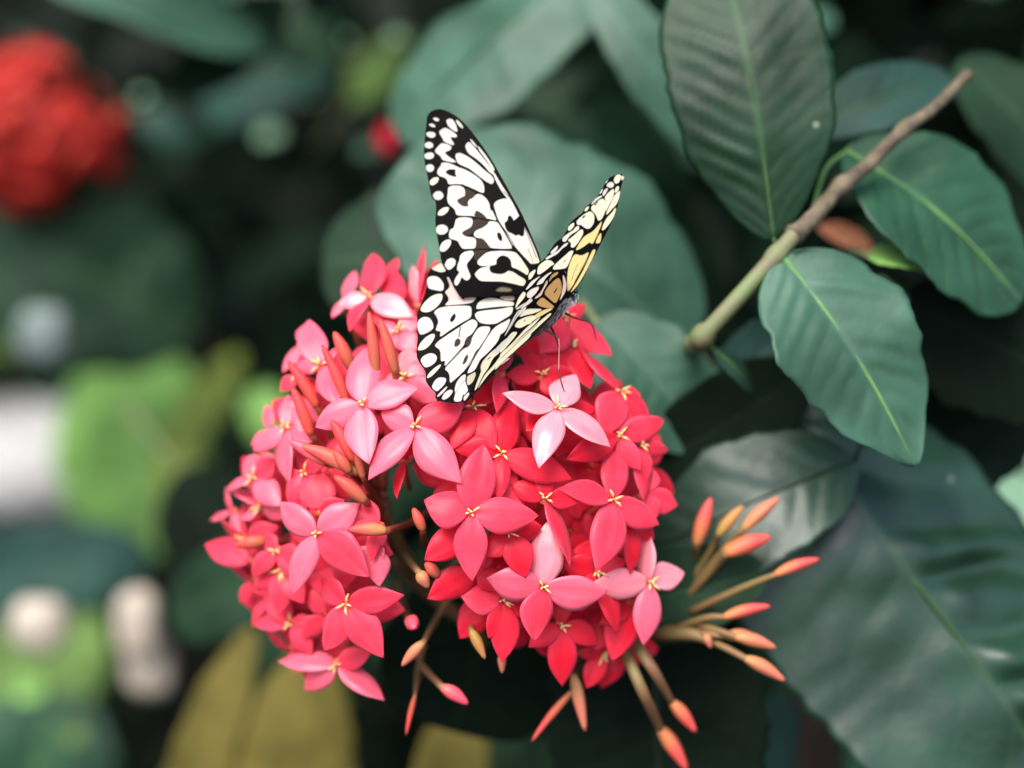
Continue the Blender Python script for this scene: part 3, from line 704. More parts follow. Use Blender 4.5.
bf = empty('butterfly', P(560, 318, 34.6), 'black and white butterfly with raised spread wings perched on the coral flower head', 'butterfly')
LF_out = rp('A', [(155,200),(215,135),(310,112),(400,135),(500,185),(600,260),(700,370),(800,500),(900,640),(985,768)])+\
  rp('D', [(600,60),(660,170),(740,340),(830,560),(890,700),(905,768)])+rp('E', [(900,220),(800,340),(740,440),(700,540),(600,585),(350,592),(150,612),(60,600)])+\
  rp('F', [(720,610),(650,620),(560,470),(490,330),(440,210),(395,130),(385,0)])+rp('C', [(195,700),(180,600),(150,430),(130,280),(145,100),(130,0)])+\
  rp('B', [(230,640),(200,560),(160,340),(120,130),(115,20)])+rp('A', [(115,640),(130,450),(145,300)])
LF = [
 ('w','A',[(225,235),(265,222),(308,245),(300,270),(265,268)]),('w','A',[(172,315),(215,298),(258,325),(255,348),(215,340)]),
 ('w','A',[(140,430),(165,410),(225,408),(262,430),(258,465),(215,485),(165,468)]),('w','A',[(122,570),(150,540),(200,538),(232,570),(228,605),(180,620),(135,605)]),
 ('w','A',[(120,700),(160,675),(215,672),(245,700),(235,740),(180,758),(130,745)]),
 ('w','A',[(400,262),(430,240),(475,245),(510,290),(530,340),(545,400),(520,405),(465,370),(420,320)]),('w','A',[(525,255),(545,258),(585,300),(615,345),(610,365),(570,335),(540,300)]),
 ('w','A',[(305,410),(345,372),(390,355),(440,380),(490,410),(540,455),(525,480),(455,468),(460,500),(500,560),(490,578),(440,560),(370,530),(350,480)]),
 ('w','A',[(320,568),(350,552),(420,568),(470,600),(450,640),(372,668),(420,720),(500,770),(530,800),(440,790),(350,765),(330,715),(262,670),(258,640)]),
 ('w','A',[(640,585),(690,530),(760,605),(830,690),(900,775),(960,855),(1012,930),(1015,960),(960,930),(880,830),(780,745),(680,680)]),
 ('w','A',[(705,498),(735,520),(790,590),(800,610),(770,590),(730,550)]),('w','A',[(805,585),(850,640),(900,700),(960,790),(1015,880),(1010,920),(950,820),(880,720),(820,640)]),
 ('w','B',[(515,60),(560,35),(610,50),(700,100),(800,180),(900,270),(980,330),(1010,380),(1000,425),(970,435),(880,380),(780,300),(690,230),(600,195),(540,160)]),
 ('w','B',[(140,205),(180,182),(225,190),(248,230),(225,270),(175,282),(148,250)]),('c','B',[(190,400),(230,360),(290,348),(305,370),(280,420),(230,450),(195,440)]),
 ('w','B',[(228,575),(265,535),(320,525),(362,565),(360,610),(310,640),(255,630)]),
 ('w','B',[(340,165),(400,160),(480,185),(560,225),(600,235),(680,270),(780,330),(850,390),(885,460),(885,550),(840,540),(740,490),(620,440),(520,435),(430,440),(415,380),(380,350),(310,330),(282,290),(300,240),(335,200)]),
 ('k','B',[(385,280),(430,245),(525,245),(515,300),(540,350),(470,335),(420,315)]),
 ('w','B',[(425,480),(480,455),(570,455),(635,490),(640,580),(720,640),(790,560),(860,575),(930,640),(960,720),(1010,820),(1045,900),(980,895),(740,840),(640,840),(530,835),(515,760),(430,690),(412,620),(425,540)]),
 ('b','B',[(530,645),(600,600),(640,590),(645,480),(780,550),(760,590),(690,640),(675,680),(690,720),(620,725),(570,695)]),
 ('b','C',[(625,210),(640,160),(660,130),(740,175),(780,215),(800,260)]),
 ('c','C',[(160,195),(180,140),(240,95),(310,95),(290,150),(230,195)]),('w','C',[(138,370),(170,325),(230,312),(290,345),(295,400),(240,440),(180,440),(148,410)]),
 ('w','C',[(188,610),(215,550),(270,510),(330,505),(335,560),(290,630),(240,662),(195,655)]),
 ('w','C',[(395,250),(440,225),(530,220),(600,235),(615,290),(600,340),(460,415),(520,470),(620,480),(650,500),(655,560),(640,620),(560,625),(480,625),(440,560),(420,520),(310,490),(310,430),(320,380),(370,360),(385,300)]),
 ('w','C',[(620,440),(650,390),(730,360),(800,310),(820,270),(930,280),(1020,400),(1090,500),(1150,615),(1020,625),(840,615),(800,560),(740,490),(650,480)]),
 ('b','C',[(620,230),(820,268),(800,310),(730,360),(650,380),(600,430),(520,470),(460,418),(600,345)]),
 ('b','C',[(655,490),(740,490),(800,560),(845,630),(800,650),(720,700),(680,768),(630,768),(625,640),(655,600)]),
 ('k','D',[(345,430),(360,412),(395,430),(412,480),(410,520),(390,528),(355,490)]),
 ('w','F',[(640,70),(700,20),(800,5),(820,50),(790,100),(720,180),(740,250),(780,340),(740,390),(700,380),(660,340),(640,400),(600,460),(565,430),(575,370),(640,280),(600,255),(610,190),(635,130)]),
 ('w','F',[(440,190),(480,120),(540,100),(585,130),(580,190),(530,240),(490,255)]),
 ('w','E',[(95,140),(150,80),(230,20),(420,8),(580,25),(640,90),(700,180),(755,262),(735,330),(640,265),(540,225),(420,215),(250,200),(140,205),(100,180)]),
 ('w','E',[(60,300),(130,230),(250,205),(420,215),(480,265),(560,280),(640,330),(720,395),(690,465),(560,430),(400,400),(220,400),(130,395),(75,340)]),
 ('k','E',[(335,130),(370,85),(420,65),(490,90),(525,140),(530,220),(600,240),(740,325),(725,380),(640,340),(560,285),(500,255),(440,300),(370,310),(270,290),(245,240),(260,200),(340,185)]),
 ('t','E',[(330,510),(400,470),(520,490),(540,520),(480,535),(350,530)]),
 ('w','D',[(306,-360),(380,-230),(450,-120),(525,-5),(500,5),(420,-90),(350,-210),(300,-320)]),
 ('w','D',[(300,50),(345,10),(410,-15),(515,-20),(560,60),(625,190),(680,310),(760,470),(840,650),(880,768),(890,800),(800,820),(750,800),(700,740),(600,640),(560,560),(480,420),(420,340),(360,250),(330,150)]),
 ('k','D',[(440,290),(480,260),(485,210),(510,195),(540,220),(560,265),(600,230),(640,190),(690,250),(700,330),(690,460),(650,465),(620,440),(590,460),(540,430),(480,405),(450,350)]),
 ('k','D',[(245,0),(330,10),(310,40),(290,130),(270,140),(250,90),(260,60)]),
 ('l','D',.6,[(430,-110),(520,-20),(590,110),(640,220)]),('l','D',.55,[(690,330),(780,560),(850,740)]),('l','D',.4,[(740,620),(790,740),(810,820)],'b'),
 ('l','D',1.3,[(290,60),(350,260),(450,420),(560,620)]),('l','D',3.2,[(550,600),(650,710),(790,860)]),
 ('l','D',1.0,[(-60,212),(230,245),(360,275)]),('l','D',1.5,[(-120,635),(300,630),(560,645)]),('l','B',.9,[(420,450),(520,440),(620,445)]),
]
LH_out = rp('F', [(560,180),(400,150),(270,230),(215,330),(210,500),(130,720)])+rp('G', [(95,180),(82,330),(100,470),(85,600),(85,690)])+\
  rp('H', [(85,90),(120,165),(190,260),(205,330),(200,400),(260,490),(335,555),(320,615),(370,650),(480,670),(600,682),(680,655),(700,690),(760,640)])+[(490,372),(514,340),(548,296),(540,272),(500,262)]
LH = [
 ('p','F',[(275,235),(340,195),(400,160),(430,210),(465,270),(400,285),(320,262)]),
 ('w','F',[(215,380),(250,340),(320,332),(380,360),(430,430),(430,500),(400,525),(320,510),(235,490)]),
 ('c','F',[(130,768),(180,680),(260,600),(340,565),(412,560),(415,620),(370,700),(290,768),(240,790),(180,795)]),
 ('r','F',[(470,350),(510,345),(540,400),(560,480),(610,540),(660,625),(700,640),(700,600),(840,600),(845,620),(800,670),(700,690),(560,700),(440,710),(500,650),(490,590),(445,540),(500,490),(510,450),(490,390)]),
 ('w','F',[(665,530),(740,500),(850,490),(900,490),(905,550),(820,570),(720,570)]),
 ('p','E',[(380,600),(450,585),(570,590),(570,640),(480,645),(400,620)]),
 ('w','E',[(80,740),(100,680),(160,635),(240,610),(340,620),(450,650),(560,665),(560,715),(400,720),(240,735),(100,755)]),
 ('w','L',[(315,60),(350,25),(440,5),(640,-12),(800,-45),(805,0),(780,60),(680,120),(590,175),(480,180),(390,165),(345,120)]),
 ('w','G',[(305,160),(360,110),(460,85),(600,75),(740,75),(785,90),(785,200),(760,235),(640,300),(500,390),(380,480),(400,400),(330,390),(345,340),(370,280),(340,200)]),
 ('k','G',[(505,265),(530,210),(570,165),(590,200),(575,250),(535,292)]),
 ('w','G',[(312,585),(380,515),(640,345),(720,285),(800,245),(850,270),(865,320),(790,440),(735,465),(700,520),(690,585),(600,690),(520,780),(440,850),(455,770),(395,790),(395,680),(380,630)]),
 ('w','H',[(440,240),(540,140),(690,-20),(760,-40),(800,-170),(885,-300),(1045,-300),(960,-130),(880,-20),(840,40),(780,160),(700,260),(600,350),(520,420),(510,400),(510,330),(490,280)]),
 ('l','G',1.1,[(645,350),(625,470)],'b'),('b','G',[(565,570),(580,510),(620,485),(650,520),(645,565),(600,600),(570,600)]),('b','G',[(710,520),(730,475),(780,450),(795,480),(780,560),(740,605),(710,580)]),
 ('b','H',[(670,180),(690,110),(730,50),(750,80),(720,160),(685,190)]),('b','L',[(270,670),(300,580),(340,510),(375,490),(360,560),(300,650),(250,690)]),
 ('w','L',[(555,240),(620,190),(700,150),(775,105),(740,210),(690,285),(640,310),(620,380),(560,470),(490,540),(420,600),(380,640),(370,660),(350,700),(300,768),(240,790),(270,700),(330,590),(400,480),(470,360)]),
 ('w','N',[(370,100),(360,170),(320,250),(270,285),(220,300),(250,230),(300,150),(340,90)]),
 ('w','N',[(190,310),(200,330),(190,400),(215,470),(230,520),(180,580),(165,560),(150,620),(140,655),(60,660),(50,630),(70,560),(60,500),(80,420),(140,340)]),
 ('g','N',[(215,400),(220,340),(270,310),(325,280),(325,330),(290,410),(240,450),(220,440)]),('r','N',[(175,600),(240,540),(245,570),(190,650),(175,640)]),
 ('w','H',[(135,130),(170,80),(250,42),(310,50),(345,90),(330,150),(270,200),(200,225),(165,190)]),('c','H',[(220,340),(260,280),(330,220),(390,185),(395,200),(340,270),(280,330),(225,362)]),
 ('w','H',[(280,465),(320,390),(370,352),(440,355),(465,380),(440,440),(380,500),(345,530),(300,500)]),('r','H',[(345,590),(400,530),(470,465),(475,480),(420,550),(360,600)]),
 ('r','H',[(405,620),(440,550),(500,510),(545,515),(540,550),(490,610),(430,640)]),
 ('w','G',[(92,300),(130,240),(190,215),(250,230),(290,290),(300,360),(250,400),(170,440),(130,440),(100,370)]),('c','G',[(100,630),(130,560),(200,480),(280,435),(315,440),(310,490),(250,580),(190,630),(120,645)]),
 ('l','G',.6,[(350,500),(640,325),(800,235)]),('l','G',.5,[(480,820),(690,580),(790,450),(880,340)]),('l','L',.5,[(190,770),(380,480),(545,225)]),('l','N',.4,[(40,420),(140,310),(190,260)],'b'),
 ('l','N',.4,[(60,560),(130,450),(190,390)],'b'),
]
RF_out = rp('I', [(700,70),(770,45),(815,65),(828,105),(800,145),(775,250),(750,420),(700,590),(630,740)])+rp('J', [(1000,370),(900,560),(800,768)])+\
  rp('K', [(1010,320),(900,460),(855,520),(845,300),(848,125),(680,160),(600,215),(520,345),(450,445),(380,505),(170,700),(160,660),(185,560),(200,480),(300,340),(350,240)])+\
  rp('J', [(110,660),(180,585),(300,510),(360,430),(450,290),(540,225),(595,140)])+rp('I', [(90,748),(120,685),(200,610),(298,540),(312,480),(400,420),(480,335),(535,260),(570,180),(640,90)])
RF = [
 ('c','I',[(690,110),(720,65),(775,55),(775,110),(750,160),(715,175),(690,150)]),('c','I',[(785,70),(815,80),(815,110),(795,130),(780,110)]),('w','I',[(590,200),(620,160),(660,150),(690,175),(680,215),(640,230)]),
 ('w','I',[(545,300),(560,260),(600,230),(615,240),(590,290),(560,330),(545,325)]),('w','I',[(505,295),(530,250),(545,240),(540,270),(515,305)]),('p','I',[(570,175),(590,140),(612,118),(605,150)]),
 ('c','I',[(570,350),(600,310),(640,270),(690,235),(690,300),(670,360),(640,420),(600,500),(585,540),(585,400)]),('c','I',[(700,290),(710,230),(735,205),(755,215),(750,250),(720,290)]),
 ('c','I',[(600,530),(640,450),(690,330),(760,265),(770,280),(750,370),(720,440),(660,500),(590,580)]),('c','I',[(530,768),(560,680),(600,610),(660,550),(710,480),(715,510),(680,610),(620,700),(560,768)]),
 ('c','I',[(400,470),(440,430),(490,390),(540,365),(570,380),(585,440),(575,540),(530,630),(490,650),(470,600),(450,560),(400,510)]),('k','I',[(430,450),(480,395),(490,400),(450,455)]),
 ('w','I',[(400,430),(470,350),(530,325),(540,340),(460,390),(410,440)]),('c','I',[(310,520),(330,480),(370,460),(360,500),(330,530)]),
 ('c','I',[(210,650),(300,570),(380,525),(420,550),(440,600),(430,680),(390,740),(340,755),(280,700),(220,700)]),('k','I',[(275,620),(300,585),(330,575),(310,610)]),
 ('c','I',[(100,740),(130,700),(180,670),(175,720),(120,768)]),('c','I',[(170,768),(200,730),(240,710),(240,768)]),('y','I',[(450,768),(490,710),(535,650),(520,720),(500,768),(430,800)]),
 ('c','J',[(610,130),(620,80),(690,30),(690,80),(640,135)]),('w','J',[(540,230),(620,165),(760,85),(745,130),(640,190),(580,280),(545,270)]),
 ('c','J',[(650,230),(700,190),(770,125),(805,120),(805,180),(770,240),(740,290),(690,350),(650,350),(655,290),(610,260)]),('w','J',[(720,0),(950,0),(930,60),(880,115),(830,100),(780,60),(730,60)]),
 ('y','J',[(705,395),(760,290),(830,200),(930,150),(1000,70),(1020,60),(1000,180),(960,260),(920,310),(890,280),(800,350)]),('y','J',[(960,300),(1010,190),(1040,160),(1030,290)]),
 ('w','J',[(400,400),(450,350),(485,325),(480,365),(430,420),(385,430)]),('w','J',[(330,480),(420,430),(500,380),(560,310),(620,285),(600,320),(530,370),(480,430),(390,480),(330,510)]),
 ('c','J',[(430,590),(500,520),(580,450),(640,395),(685,390),(660,460),(620,560),(585,615),(520,625),(420,635)]),('k','J',[(545,545),(600,490),(570,540)]),
 ('c','J',[(230,590),(330,510),(400,520),(440,565),(400,580),(330,640),(260,690),(220,695)]),('c','J',[(110,690),(190,630),(200,650),(150,740),(110,768)]),
 ('y','J',[(605,925),(600,768),(620,600),(690,430),(790,460),(885,400),(850,520),(760,680),(660,860)]),('y','J',[(640,930),(740,768),(830,600),(900,440),(935,375),(970,380),(930,480),(850,640),(760,800),(680,900)]),
 ('l','J',.45,[(660,768),(700,640),(740,560)],'t'),('l','J',.5,[(700,790),(800,600),(900,400),(960,250),(1020,120)]),
 ('w','K',[(330,370),(400,270),(520,200),(480,240),(400,330),(340,380)]),('w','K',[(465,320),(500,260),(600,180),(660,150),(650,170),(560,290),(500,310)]),
 ('w','K',[(340,430),(400,370),(500,335),(490,380),(440,460),(400,490),(350,480)]),('c','K',[(200,580),(240,480),(300,400),(330,430),(310,480),(240,560),(200,620)]),('w','K',[(200,625),(330,540),(345,550),(220,635)]),
 ('o','K',[(630,250),(660,195),(710,165),(740,155),(740,180),(660,235),(630,280)]),
]
RH_out = rp('K', [(165,695),(280,600),(380,500),(450,440),(520,340),(600,210),(680,150),(848,118),(862,480),(800,530),(745,600)])+rp('M', [(700,180),(540,360),(400,490),(200,650),(80,755)])+\
  rp('N', [(800,100),(620,235),(460,430),(330,535),(195,685),(185,660),(240,560),(310,450),(375,280),(395,160)])+rp('L', [(400,640),(500,530),(620,400),(690,290),(740,230),(800,90)])
RH = [
 ('o','K',[(560,430),(620,330),(740,220),(780,270),(790,380),(760,460),(710,560),(640,500)]),('k','K',[(680,420),(720,360),(740,350),(700,420)]),('o','K',[(630,250),(660,190),(710,160),(740,150),(740,180),(660,230),(630,280)]),
 ('p','K',[(800,190),(820,200),(850,300),(840,400),(760,530),(790,420),(810,300)]),('o','K',[(460,550),(540,470),(600,520),(690,590),(680,615),(580,610),(500,585)]),('p','K',[(440,490),(530,400),(600,250),(610,290),(550,390),(530,450),(460,490)]),
 ('w','K',[(250,640),(360,500),(400,490),(420,520),(300,610)]),('w','K',[(190,740),(250,650),(340,590),(320,640),(230,720)]),
 ('c','M',[(240,220),(300,150),(350,110),(560,115),(430,170),(330,190)]),('y','M',[(400,300),(440,190),(560,125),(640,105),(680,110),(560,180),(440,250),(350,310)]),('c','M',[(180,340),(230,260),(330,215),(440,190),(460,240),(350,310),(260,360)]),
 ('t','M',[(300,260),(325,250),(320,275)]),
 ('c','M',[(0,610),(60,530),(150,410),(225,405),(180,480),(0,690)]),('c','M',[(0,690),(120,590),(230,470),(340,350),(480,240),(520,215),(440,310),(250,480),(60,680),(0,740)]),
 ('c','M',[(0,740),(150,600),(350,410),(520,260),(640,165),(660,180),(520,310),(350,470),(150,650),(60,750),(-10,800)]),
 ('c','L',[(390,720),(420,650),(520,540),(600,480),(640,540),(560,600),(500,700),(470,768),(400,800)]),('k','L',[(455,680),(490,610),(530,590),(510,650)]),
 ('w','L',[(545,570),(560,520),(680,390),(860,280),(700,450),(620,540)]),
 ('c','L',[(565,768),(650,625),(700,545),(850,405),(1024,250),(1040,330),(850,500),(700,635),(600,750)]),
 ('w','L',[(690,350),(760,250),(860,80),(930,0),(870,0),(800,120),(740,240)]),('l','L',.4,[(700,340),(780,210),(880,20)],'b'),
 ('c','N',[(310,520),(340,420),(400,270),(430,180),(500,110),(560,60),(520,160),(480,240),(420,320),(340,500)]),
 ('c','N',[(340,520),(480,320),(600,200),(700,110),(850,0),(700,0),(640,80),(560,190),(440,320)]),('c','N',[(350,550),(460,450),(440,490),(380,540)]),
 ('p','N',[(640,200),(800,80),(900,10),(880,0),(760,80),(640,180)]),('l','N',.4,[(330,510),(480,350),(640,190),(840,20)]),('l','N',.35,[(380,500),(520,330),(620,225)],'b'),
 ('l','M',.4,[(20,740),(250,520),(480,310)],'b'),
]
def dl(x, y): # left wings: lean slightly back towards the tip, gently bowed
    d = math.hypot(x-545, y-295)/200
    return 34.5+.5*d+.35*math.sin(d*2.2)+.18*math.sin((x+y*.4)*.03)
def dlh(x, y):
    d = math.hypot(x-545, y-295)/150
    return dl(x, y)+.10-1.15*max(0, (y-300)/100)**1.2
wing('forewing', LF_out, LF, dl, bf, 'tall pointed forewing seen broadside, white with black patches', tint=(560,300,5,75,(1,.97,.70)))
wing('hindwing', LH_out, LH, dlh, bf, 'rounded hindwing seen broadside with a spotted border', tint=(560,300,5,60,(1,.96,.78)))
AX = Vector((622-560, 176-305)).normalized()
def perp(x, y): # px to the left of the leading edge line
    return -((x-566)*(-AX.y)*1.0+(y-300)*AX.x)*1.0
def dr(x, y):
    q = ((x-566)*AX.y-(y-300)*AX.x)          # positive to the left of the axis
    return 34.55+.010*math.hypot(x-566, y-300)*.3-.006*q+.03
def drh(x, y):
    bx = Vector((470-566, 400-300)).normalized(); q = ((x-566)*(-bx.y)+(y-300)*bx.x)
    return 34.50-.008*abs(q)-.002*math.hypot(x-566, y-300)
wing('forewing', RF_out, RF, dr, bf, 'narrow foreshortened forewing tinged yellow', step=.42)
wing('hindwing', RH_out, RH, drh, bf, 'folded hindwing with an orange cell beside the body', step=.42)
# body: one continuous fuzzy body of head, thorax and abdomen
M_body = simple('body_fur', (.022, .020, .020), .8, col2=(.15, .12, .12), scale=420, bump=.8)
M_black = simple('leg_black', (.012, .010, .010), .4, scale=80)
M_tan = simple('leg_tan', (.50, .26, .20), .5, scale=80)
M_eye = simple('eye_black', (.006, .006, .008), .15, scale=80, spec=.8)
sp = spline([P(573,292,34.9), P(570,298,34.85), P(565,304,34.85), P(558,310,34.85), P(551,317,34.85), P(543,325,34.85), P(528,337,34.85), P(511,350,34.85), P(496,362,34.85), P(486,370,34.9)], 5)
v, f = tube_vf(sp, lerps([.0005,.0011,.0012,.0017,.0018,.0015,.0010,.0009,.0007,.0003], len(sp)), 16)
v = [Vector(q)+Vector((noise.noise(Vector(q)*900), noise.noise(Vector(q)*900+Vector((9, 3, 1))), noise.noise(Vector(q)*900+Vector((1, 7, 5)))))*.0003 for q in v]
body = mesh('body', v, f, M_body, bf)
# hair on the thorax
hp = []; rh = random.Random(5)
M_hair = simple('body_hair', (.5, .42, .42), .7, scale=50)
for i in range(230):
    t = rh.uniform(.05, .5); c = sp[int(t*(len(sp)-1))]; dv = Vector((rh.gauss(0, 1), rh.gauss(0, 1), rh.gauss(0, 1))).normalized()
    if dv.dot(FW) > .3: dv = -dv
    q = c+dv*.0018; hp.append(tube_vf([q, q+dv*.0005+V(-.4, -.5, 0)*rh.uniform(.0008, .0016)], [.00010, .00003], 3, cap=False))
v, f = join(hp); mesh('thorax_hair', v, f, M_hair, body)
for s in (-1, 1):
    c = P(573,293,34.8)+V(.5*s, .3*s, .5).normalized()*.0010
    v, f = tube_vf([c+V(0, 0, 1)*.0006*math.cos(a) for a in np.linspace(3.14, 0, 8)], [max(.00003, .0006*math.sin(a)) for a in np.linspace(3.14, 0, 8)], 10)
    mesh('eye', v, f, M_eye, body)
def leg(pts, r, mat, par, name='leg'):
    q = spline([P(*p) for p in pts], 5); v, f = tube_vf(q, lerps(r, len(q)), 7); return mesh(name, v, f, mat, par)
l1 = leg([(545,329,34.5),(549,332,34.1),(554,335.5,33.9),(558.6,338.5,33.8)], [.0005,.00035,.0002,.0002], M_black, bf)
leg([(558.6,338.5,33.8),(559.2,343,33.8),(559.0,358,33.8),(558.7,370,33.8)], [.00013,.0001,.0001,.00012], M_tan, l1, 'shin')
leg([(558.7,370,33.8),(560.5,379,33.75),(562.5,386,33.7),(564.5,392,33.75)], [.00018,.00022,.0002,.00012], M_black, l1, 'foot')
leg([(563,312,34.9),(575,318,35.2),(588,322,35.4),(593,327,35.5),(596,340,35.6)], [.0004,.0002,.00014,.00018,.0001], M_black, bf)
leg([(550,325,34.9),(556,338,35.3),(560,352,35.4)], [.0004,.0002,.0001], M_black, bf)
leg([(573,291,35.0),(577,287,36.2),(578,280,37.8)], [.00012,.0001,.0002], M_black, bf, 'antenna')
leg([(574,292,35.0),(579,290,36.2),(581,284,37.8)], [.00012,.0001,.0002], M_black, bf, 'antenna')
# ------------------------------------------------------------------ background
# two blurred red flower clusters
def simple_cluster(name, c, z, rad, n, mat, label, seed, squash=.8, psz=.012):
    rg = random.Random(seed); O = P(c[0], c[1], z)
    t = empty(name, O, label, 'flower head', 'red flower heads in the background')
    for i in range(n):
        d = Vector((rg.gauss(0, 1), rg.gauss(0, 1), rg.gauss(0, 1))).normalized()
        if d.dot(FW) > .35: d = -d
        k_ = rg.uniform(.3, 1.3); ctr = O+Vector((d.x*rad*k_, d.y*rad*.8*k_, d.z*rad*squash*k_))
        a = d.orthogonal().normalized(); b_ = d.cross(a); th = rg.uniform(0, 1.57)
        vs, fs = tube_vf([ctr, O], [.001, .0008], 5)
        f = mesh('floret', vs, fs, M_tube, t, origin=ctr)
        for k in range(4):
            q = th+k*1.5708; u = (a*math.cos(q)+b_*math.sin(q)-d*.12).normalized()
            petal(ctr, ctr+u*psz*rg.uniform(.85, 1.15), psz*.6, d, MP[mat], f, rng=rg, nu=4, nv=6)
    v, f = tube_vf(spline([O, O+Vector((.03, .10, -.05)), O+Vector((.05, .35, -.35))], 5), .003, 8); mesh('flower_stalk', v, f, M_stalk, t)
    return t
simple_cluster('flower_head', (46, 134), 92, .056, 30, 'dull', 'big red blurred flower head at the upper left edge', 3, psz=.034)
simple_cluster('flower_head', (390, 138), 66, .004, 3, 'red', 'tiny red blurred flowers left of the tall wing tip', 5, psz=.009)
simple_cluster('flower_head', (457, 122), 90, .006, 4, 'coral', 'faint reddish blurred flowers right of the tall wing tip', 6, psz=.009)

# solid forms added for the blurred wall patch and pale light discs
def pale_patch(c, z, w, h, mat, label, seed, dep=.7):
    import bmesh
    bm = bmesh.new(); bmesh.ops.create_icosphere(bm, subdivisions=4, radius=1)
    k = z/FPX*.01; o = P(c[0], c[1], z)
    for v in bm.verts:
        q = v.co.copy(); q = Vector([math.copysign(abs(a)**.7, a) for a in q])
        q *= 1+.10*noise.noise(v.co*1.6+Vector((seed, 0, 0)))+.03*noise.noise(v.co*6)
        v.co = RT*q.x*w*k/2+Vector((0, 1, 0))*q.y*w*k/2*dep+Vector((0, 0, 1))*q.z*h*k/2
    me = bpy.data.meshes.new('pale_patch'); bm.to_mesh(me); bm.free()
    me.polygons.foreach_set('use_smooth', [True]*len(me.polygons)); me.materials.append(mat)
    ob = bpy.data.objects.new('pale_patch', me); C.objects.link(ob); ob.location = o
    tag(ob, label, 'pale_patch', 'blurred pale patches added among the plants'); return ob
M_patch = simple('patch_white', (.46, .47, .46), .8, col2=(.34, .33, .33), scale=25, bump=.5)
M_patch2 = simple('patch_cream', (.52, .45, .37), .8, col2=(.44, .37, .29), scale=25, bump=.5)
pale_patch((40, 458), 150, 250, 104, M_patch, 'large whitish blurred wall patch at the left edge beside the bright green leaf', 1)
pale_patch((40, 625), 78, 54, 54, M_patch2, 'round cream bokeh patch near the lower left edge', 2)
pale_patch((138, 624), 80, 44, 72, M_patch2, 'upright cream blurred patch left of the lowest flowers', 3)
pale_patch((150, 668), 82, 46, 56, M_patch2, 'low cream blurred patch beside the upright one', 4)
pale_patch((45, 335), 88, 50, 56, simple('patch_grey', (.19, .24, .22), .8, col2=(.14, .18, .17), scale=25, bump=.5), 'small grey white bokeh patch above the large whitish one', 5)
pale_patch((105, 540), 125, 44, 26, M_patch2, 'dull little blurred patch below the large whitish one', 6)

# woody stems of the shrubs
M_wood = simple('dark_wood', (.07, .045, .035), .8, spec=.1, col2=(.035, .025, .02), scale=60, bump=.6)
def wstem(pts, r, label):
    q = spline([P(*p) for p in pts[:-1]]+[Vector(pts[-1])], 6); v, f = tube_vf(q, lerps(r, len(q)), 10)
    tag(mesh('shrub_stem', v, f, M_wood, None, origin=q[-1]), label, 'stem', 'woody shrub stems')
wstem([(812,560,50),(806,680,50),(800,900,52),(.10,.62,0)], [.003,.006,.008,.010], 'brown shrub stem rising behind the edge of the biggest leaf')

# foliage mass behind everything
def foliage(name, count, sampler, size, seed, mats, rej=None, shape=(5, 4)):
    rg = random.Random(seed); vs, fs, mi, vein = [], [], [], []
    made = 0; tries = 0
    while made < count and tries < count*6:
        tries += 1
        p = sampler(rg)
        L = rg.uniform(*size); W = L*rg.uniform(.38, .52)
        if rej and rej(p, L): continue
        made += 1
        d = Vector((rg.gauss(0, 1), rg.gauss(0, 1)-.3, rg.gauss(0, .6)-.25)).normalized()
        n = Vector((rg.gauss(0, .45), rg.gauss(-.55, .4), rg.gauss(.75, .35)))
        n = (n-d*n.dot(d)).normalized(); s = d.cross(n); o = len(vs)
        nv, nu = shape; m = rg.randrange(len(mats))
        for i in range(nv+1):
            t = i/nv; te = .02+.96*t; h = W/2*(te**.6*(1-te)**.7)/.38
            for j in range(nu+1):
                a = j/nu*2-1
                vs.append(p+d*(t*L)+s*(a*h)+n*(abs(a)*h*.25-.18*L*t*t))
        for i in range(nv):
            for j in range(nu):
                q = o+i*(nu+1)+j; fs.append((q, q+1, q+nu+2, q+nu+1)); mi.append(m)
    me = bpy.data.meshes.new(name); me.from_pydata([tuple(v) for v in vs], [], fs)
    for m in mats: me.materials.append(ML[m])
    me.polygons.foreach_set('material_index', mi); me.polygons.foreach_set('use_smooth', [True]*len(fs)); me.update()
    ob = bpy.data.objects.new(name, me); C.objects.link(ob)
    setattr_f(ob, 'vein', [0.0]*len(vs))
    return ob
SUNDIR = Vector((math.sin(math.radians(210))*math.cos(math.radians(60)), math.cos(math.radians(210))*math.cos(math.radians(60)), math.sin(math.radians(60))))
LIT = [P(40,455,135), P(-10,450,135), P(100,450,125), P(138,400,112), P(138,480,112), P(40,625,78), P(138,640,80), P(60,700,92), P(45,335,130), P(200,420,106)]
def rej_view(p, L):
    for q in LIT: # a gap in the foliage lets the daylight in here
        w_ = p-q; t_ = w_.dot(SUNDIR)
        if t_ > 0 and (w_-SUNDIR*t_).length < .09+L*.4+t_*.25: return True
    x, y, z = proj(p)
    if z < 40: return True
    # open view of the bright things at the left, of the red flowers and of the nearer leaves
    for (x0, y0, x1, y1, zz) in ((-80,385,250,520,140),(-60,560,215,720,135),(-60,280,110,380,138),(-60,30,150,215,105),(90,340,300,470,112),(240,100,310,170,100),(130,80,200,140,100),(370,15,425,65,90),(180,600,500,800,60),
                                 (930,380,1100,520,70),(335,110,500,170,96),(780,-40,850,50,62)):
        m = L*.7*100*FPX/max(z, 1)
        m = min(m, 60)
        if x0-m < x < x1+m and y0-m < y < y1+m and z < zz: return True
    return False
def samp1(rg):
    z = rg.uniform(62, 175)
    return P(rg.uniform(-500, 1500), rg.uniform(-420, 1100), z)
fo = foliage('background_foliage', 3600, samp1, (.05, .10), 1, ['shade','black','shade','dark','black','shade'], rej_view)
fo['kind'] = 'stuff'; tag(fo, 'dense mass of dark out of focus shrub leaves filling the background', 'foliage')
